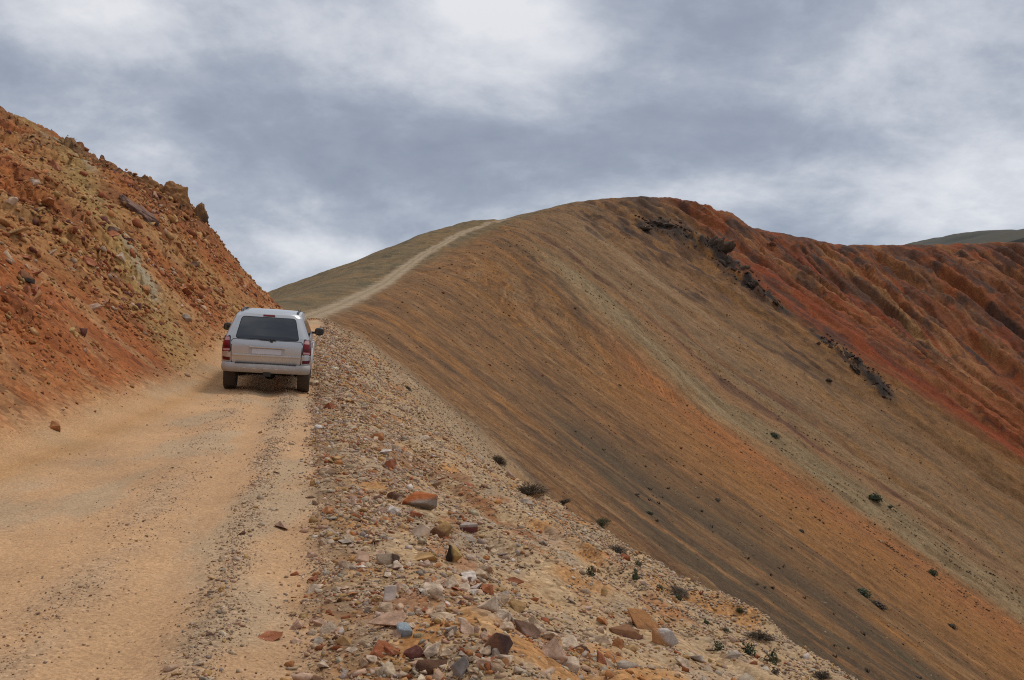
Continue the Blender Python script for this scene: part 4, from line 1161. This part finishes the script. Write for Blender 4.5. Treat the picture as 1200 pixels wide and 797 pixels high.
        for k in range(8, 0, -1): a = math.radians(90 * k / 8); out.append((-(w - r + r * math.sin(a)), yr + r * (1 - math.cos(a)) - .005, z))
        return out
    bumper = bm_obj('rear_bumper', loft([.37, .385, .41, .45, .50, .54, .57, .585, .59], bump), M['bumper_paint'], root)
    for x in (-.42, -.24, 0.0, .22, .40):
        bm = bmesh.new(); bm_box(bm, (x, -1.040 + .03 * (x / .93) ** 2, .475), (.075 if x else .11, .016, .022)); bm_obj('bumper_slot', bm, M['chrome'], bumper, False, .004)
    bm = bmesh.new(); bm_box(bm, (0, -.955, .594), (1.25, .12, .012)); bm_obj('step_pad', bm, M['black_plastic'], bumper, False, .004)
    # tailgate
    panel('tailgate_seal', [(-.715, .575), (.715, .575), (.730, 1.16), (-.730, 1.16)], R_, .002, .02, M['black_plastic'], root, .06)
    tg = panel('tailgate', [(-.700, .592), (.700, .592), (.715, 1.148), (-.715, 1.148)], R_, .009, .02, M['silver_paint'], root, .055)
    bm = bmesh.new(); bm_box(bm, (0, -.953, .782), (1.37, .030, .045)); bm_obj('trim_strip', bm, M['silver_paint'], tg, False, .012)
    panel('plate_recess', [(-.37, .815), (.37, .815), (.37, .965), (-.37, .965)], R_, .0115, .012, M['bumper_paint'], tg, .02)
    panel('number_plate', [(-.30, .825), (.30, .825), (.30, .950), (-.30, .950)], R_, .019, .010, M['white_plate'], tg, .012)
    bm = bmesh.new(); bm_box(bm, (0, -.965, .985), (.74, .045, .028)); bm_obj('handle', bm, M['chrome'], tg, False, .008)
    # rear window and wiper
    panel('window_seal', [(-.655, 1.165), (.655, 1.165), (.553, 1.632), (-.553, 1.632)], R_, .003, .02, M['black_plastic'], root, .075)
    panel('rear_window', [(-.638, 1.180), (.638, 1.180), (.540, 1.618), (-.540, 1.618)], R_, .009, .02, M['dark_glass'], root, .065)
    bm = bmesh.new(); bm_box(bm, (.0, rear_y(0, 1.165) - .03, 1.165), (.36, .012, .016), Matrix.Rotation(math.radians(3), 3, 'Y')); bm_box(bm, (.09, rear_y(0, 1.15) - .028, 1.150), (.05, .035, .06))
    bm_tube(bm, [(.09, rear_y(0, 1.15) - .045, 1.15), (-.02, rear_y(0, 1.17) - .045, 1.178), (-.13, rear_y(0, 1.165) - .038, 1.168)], .009, 8); bm_obj('wiper', bm, M['black_plastic'], root, False)
    panel('brake_light', [(-.125, 1.652), (.125, 1.652), (.12, 1.682), (-.12, 1.682)], R_, .02, .03, M['red_lens'], root, .01)
    # lamps
    for sx in (-1, 1):
        o = [(sx * .735, .855), (sx * .905, .845), (sx * .868, 1.19), (sx * .760, 1.205)]
        panel('lamp_seal', [(sx * .722, .838), (sx * .915, .830), (sx * .880, 1.207), (sx * .748, 1.222)], R_, .008, .04, M['black_plastic'], root, .03)
        lamp = panel('tail_light', o, R_, .014, .05, M['red_lens'], root, .03)
        panel('clear_lens', [(sx * .755, 1.115), (sx * .868, 1.105), (sx * .852, 1.182), (sx * .766, 1.192)], R_, .019, .02, M['clear_lens'], lamp, .02)
        panel('clear_lens', [(sx * .746, .868), (sx * .885, .860), (sx * .882, .905), (sx * .748, .915)], R_, .019, .02, M['clear_lens'], lamp, .012)
        panel('dark_lens', [(sx * .748, .930), (sx * .882, .920), (sx * .876, 1.00), (sx * .752, 1.01)], R_, .018, .02, M['dark_red_lens'], lamp, .012)
        panel('reflector', [(sx * .735, .625), (sx * .885, .635), (sx * .895, .715), (sx * .735, .705)], R_, .013, .03, M['dark_red_lens'], root, .02)
        # side glass, doors, mirrors
        S = S_(sx)
        panel('side_window', [(-.52, 1.24), (.30, 1.24), (.24, 1.585), (-.34, 1.585)], S, .006, .02, M['dark_glass'], root, .06)
        panel('side_window', [(.38, 1.24), (1.12, 1.24), (1.00, 1.585), (.33, 1.585)], S, .006, .02, M['dark_glass'], root, .05)
        panel('side_window', [(1.20, 1.24), (2.10, 1.24), (1.62, 1.585), (1.08, 1.585)], S, .006, .02, M['dark_glass'], root, .05)
        for (y0, y1) in ((.52, 1.14), (1.16, 2.20)):
            dr = panel('door', [(y0, .56), (y1, .56), (y1, 1.20), (y0 - (.12 if y0 < 1 else 0), 1.20)], S, .005, .02, M['silver_paint'], root, .05)
            panel('handle', [(y0 + .08, 1.02), (y0 + .26, 1.02), (y0 + .26, 1.06), (y0 + .08, 1.06)], S, .03, .03, M['silver_paint'], dr, .015)
        bm = bmesh.new(); bm_tube(bm, [(sx * .86, 1.98, 1.19), (sx * 1.00, 1.95, 1.20)], .028)
        r = bmesh.ops.create_icosphere(bm, subdivisions=3, radius=1)
        for v in r['verts']:
            c = v.co; c = Vector([math.copysign(abs(q) ** .7, q) for q in c]); v.co = (sx * 1.05 + c.x * .108, 1.95 + c.y * .07, 1.225 + c.z * .092)
        mir = bm_obj('wing_mirror', bm, M['black_plastic'], root)
        bm = bmesh.new(); bm_box(bm, (sx * 1.05, 1.885, 1.225), (.15, .006, .115)); bm_obj('mirror_glass', bm, M['dark_glass'], mir, False, .002)
        # roof rails
        bm = bmesh.new(); bm_tube(bm, [(sx * .575, -.46, 1.70), (sx * .58, -.38, 1.735), (sx * .59, .35, 1.755), (sx * .58, 1.05, 1.735), (sx * .56, 1.18, 1.72)], .019)
        for yy in (-.30, .95): bm_box(bm, (sx * .58, yy, 1.725), (.05, .11, .055))
        bm_obj('roof_rail', bm, M['black_plastic'], root)
        panel('headlight', [(sx * .52, .88), (sx * .84, .88), (sx * .82, 1.02), (sx * .56, 1.02)], lambda x, z, off: Vector((x, lv(z)[2] + .05 * (1 - (x / lv(z)[0]) ** 2) - .10 * max(0, abs(x) - .7) / .2 + off, z)), .012, .08, M['headlamp_glass'], root, .03)
    fr = lambda x, z, off: Vector((x, lv(z)[2] + .05 * (1 - (x / lv(z)[0]) ** 2) + off, z))
    panel('grille', [(-.46, .82), (.46, .82), (.48, 1.02), (-.48, 1.02)], fr, .012, .04, M['black_plastic'], root, .03)
    panel('windscreen', [(-.74, 1.20), (.74, 1.20), (.60, 1.64), (-.60, 1.64)], fr, .008, .03, M['dark_glass'], root, .06)
    def fbump(z):
        out = []; w, r = .925, .22
        for k in range(13): x = (w - r) - 2 * (w - r) * k / 12; out.append((x, 3.76 + .05 * (1 - (x / w) ** 2), z))
        for k in range(1, 8): a = math.radians(90 * k / 7); out.append((-(w - r) - r * math.sin(a), 3.76 - r + r * math.cos(a), z))
        out += [(-w, 3.32, z), (-w + .08, 3.32, z), (w - .08, 3.32, z), (w, 3.32, z)]
        for k in range(7, 0, -1): a = math.radians(90 * k / 7); out.append(((w - r) + r * math.sin(a), 3.76 - r + r * math.cos(a), z))
        return out
    bm_obj('front_bumper', loft([.40, .44, .60, .70, .73], fbump), M['bumper_paint'], root)
    # wheels
    prof = [(.235, -.105), (.30, -.128), (.355, -.130), (.378, -.112), (.384, -.06), (.385, 0), (.384, .06), (.378, .112), (.355, .130), (.30, .128), (.235, .105)]
    for yy in (0, AX):
        for sx in (-1, 1):
            bm = bmesh.new(); rings = []
            for k in range(72):
                a = 2 * math.pi * k / 72
                ring = []
                for j, (r, x) in enumerate(prof):
                    tr = .009 if (j in (3, 4, 6, 7) and (k + (j > 5)) % 3 == 0) or (j == 5 and k % 3 == 1) else 0
                    ring.append(bm.verts.new((x, math.cos(a) * (r - tr), math.sin(a) * (r - tr))))
                rings.append(ring)
            for k in range(72):
                a, b = rings[k], rings[(k + 1) % 72]
                for j in range(len(prof) - 1): bm.faces.new((a[j], a[j + 1], b[j + 1], b[j]))
                bm.faces.new((a[-1], a[0], b[0], b[-1]))
            hub = bmesh.new(); r = bmesh.ops.create_cone(hub, cap_ends=True, segments=24, radius1=.08, radius2=.07, depth=.2); bmesh.ops.rotate(hub, verts=r['verts'], matrix=Matrix.Rotation(math.radians(90), 3, 'Y'))
            wh = bm_obj('wheel', hub, M['alloy'], root); wh.location = (sx * W, yy, .385)
            bm_obj('tyre', bm, M['tyre_rubber'], wh)
            bm = bmesh.new()
            r = bmesh.ops.create_cone(bm, cap_ends=True, segments=40, radius1=.236, radius2=.236, depth=.02); bmesh.ops.transform(bm, matrix=Matrix.Translation((sx * -.03, 0, 0)) @ Matrix.Rotation(math.radians(90), 4, 'Y'), verts=r['verts'])
            for k in range(6): 
                a = k * math.pi / 3; bm_box(bm, (sx * .075, math.cos(a) * .13, math.sin(a) * .13), (.05, .21, .062), Matrix.Rotation(a, 3, 'X'))
            for k in range(40):
                a = 2 * math.pi * k / 40; bm_box(bm, (sx * .085, math.cos(a) * .226, math.sin(a) * .226), (.06, .022, .038), Matrix.Rotation(a, 3, 'X'))
            bm_obj('rim', bm, M['alloy'], wh, False)
    # the tail sits high over its wheels
    for ch in root.children:
        if ch.name.startswith(('wheel', 'rear_axle')) and not ch.name.startswith('wheel_arch'): continue
        for o in [ch] + list(ch.children):
            for v in o.data.vertices:
                if v.co.z < 1.15: v.co.z = 1.15 - (1.15 - v.co.z) * .86
    return root
build_car(312.5, 21.75)

# ------------------------------------------------------------------ sky, sun, camera
SUN_AZ, SUN_EL = 40.0, 58.0          # degrees clockwise from the view direction, and up
def build_world():
    w = bpy.data.worlds.new('World'); scene.world = w; w.use_nodes = True
    t = NT(w.node_tree); bg = w.node_tree.nodes['Background']
    sky = t.new('ShaderNodeTexSky', sky_type='NISHITA'); sky.sun_disc = False
    sky.sun_elevation = math.radians(SUN_EL); sky.sun_rotation = math.radians(SUN_AZ); sky.altitude = 3500
    D = t.new('ShaderNodeTexCoord').outputs['Generated']
    sx = t.new('ShaderNodeSeparateXYZ'); t.set(sx.inputs[0], D)
    zz = t.math('ADD', t.math('MAXIMUM', sx.outputs[2], 0.0), .42)
    cx = t.new('ShaderNodeCombineXYZ')
    t.set(cx.inputs[0], t.math('DIVIDE', sx.outputs[0], zz)); t.set(cx.inputs[1], t.math('DIVIDE', sx.outputs[1], zz))
    p = cx.outputs[0]
    n1 = t.noise(p, 1.6, 9, .60, .25)
    n2 = t.noise(t.vmath('ADD', p, (7.3, 2.1, 0)), 5.5, 8, .62, .2)
    base = t.math('ADD', t.math('MULTIPLY', n1, .78), t.math('MULTIPLY', n2, .34))
    # where the cloud deck is thin or thick, as directions of the sky
    def lobe(px, py, wx, wy, k):
        v = Vector(((px - 600) / FPX, 1, (398.5 - py) / FPX)).normalized()
        az = math.atan2(v.x, v.y); el = math.asin(v.z)
        a = t.math('ARCTAN2', sx.outputs[0], sx.outputs[1]); e = t.math('ARCSINE', sx.outputs[2])
        da = t.math('DIVIDE', t.math('SUBTRACT', a, az), wx / FPX); de = t.math('DIVIDE', t.math('SUBTRACT', e, el), wy / FPX)
        r2 = t.math('ADD', t.math('MULTIPLY', da, da), t.math('MULTIPLY', de, de))
        return t.math('MULTIPLY', t.math('EXPONENT', t.math('MULTIPLY', r2, -1.0)), k)
    tot = t.math('ADD', t.math('MULTIPLY', t.math('SUBTRACT', base, .56), 1.3), .46)
    for L in LOBES: tot = t.math('ADD', tot, lobe(*L))
    cl = t.ramp(tot, [(.22, (2.55, 2.93, 3.68)), (.38, (3.25, 3.66, 4.45)), (.48, (4.15, 4.55, 5.3)), (.58, (5.7, 6.0, 6.6)), (.74, (8.0, 8.1, 8.4))])
    # a cloud deck is brighter overhead than towards the horizon
    up = t.maprange(sx.outputs[2], .30, .95, 1.0, ZENITH)
    cl = t.mix(1.0, cl, up, 'MULTIPLY')
    t.set(bg.inputs['Color'], t.mix(.93, sky.outputs[0], cl))
    bg.inputs['Strength'].default_value = .1
ZENITH = 1.5
LOBES = [(560, 20, 130, 60, .24), (640, 60, 90, 50, .12), (95, 0, 120, 60, .26), (470, 85, 130, 40, .13), (1030, 30, 130, 60, .14), (1060, 210, 230, 34, .22),
         (1090, 262, 120, 22, .11), (390, 298, 90, 26, .22), (200, 190, 60, 30, .12), (960, 95, 70, 40, .11), (540, 100, 60, 30, .08),
         (330, 165, 230, 55, -.10), (900, 40, 80, 70, -.08), (620, 190, 200, 50, -.09), (830, 150, 120, 50, -.06), (60, 90, 120, 40, -.06), (280, 20, 90, 50, .05)]
build_world()
sun = bpy.data.lights.new('sun', 'SUN'); sun.energy = 1.5; sun.angle = math.radians(12); sun.color = (1.0, .95, .88)
so = bpy.data.objects.new('sun', sun); COL.objects.link(so)
az, el = math.radians(SUN_AZ), math.radians(SUN_EL)
so.rotation_euler = Vector((-math.sin(az) * math.cos(el), -math.cos(az) * math.cos(el), -math.sin(el))).to_track_quat('-Z', 'Y').to_euler()

cam = bpy.data.cameras.new('camera'); co = bpy.data.objects.new('camera', cam); COL.objects.link(co)
co.location = (0, 0, EYE); co.rotation_euler = (math.radians(90), 0, 0)
cam.sensor_width = 36; cam.lens = 36 * FPX / 1200; cam.clip_start = .05; cam.clip_end = 5000
scene.camera = co
scene.render.engine = 'CYCLES'
scene.view_settings.view_transform = 'Standard'; scene.view_settings.look = 'None'
scene.view_settings.exposure = 0.0; scene.view_settings.gamma = 1; scene.view_settings.use_curve_mapping = False
scene.cycles.use_denoising = False; scene.cycles.filter_width = 1.1
scene.cycles.sample_clamp_direct = 8; scene.cycles.sample_clamp_indirect = 3
scene.cycles.max_bounces = 5; scene.cycles.diffuse_bounces = 3
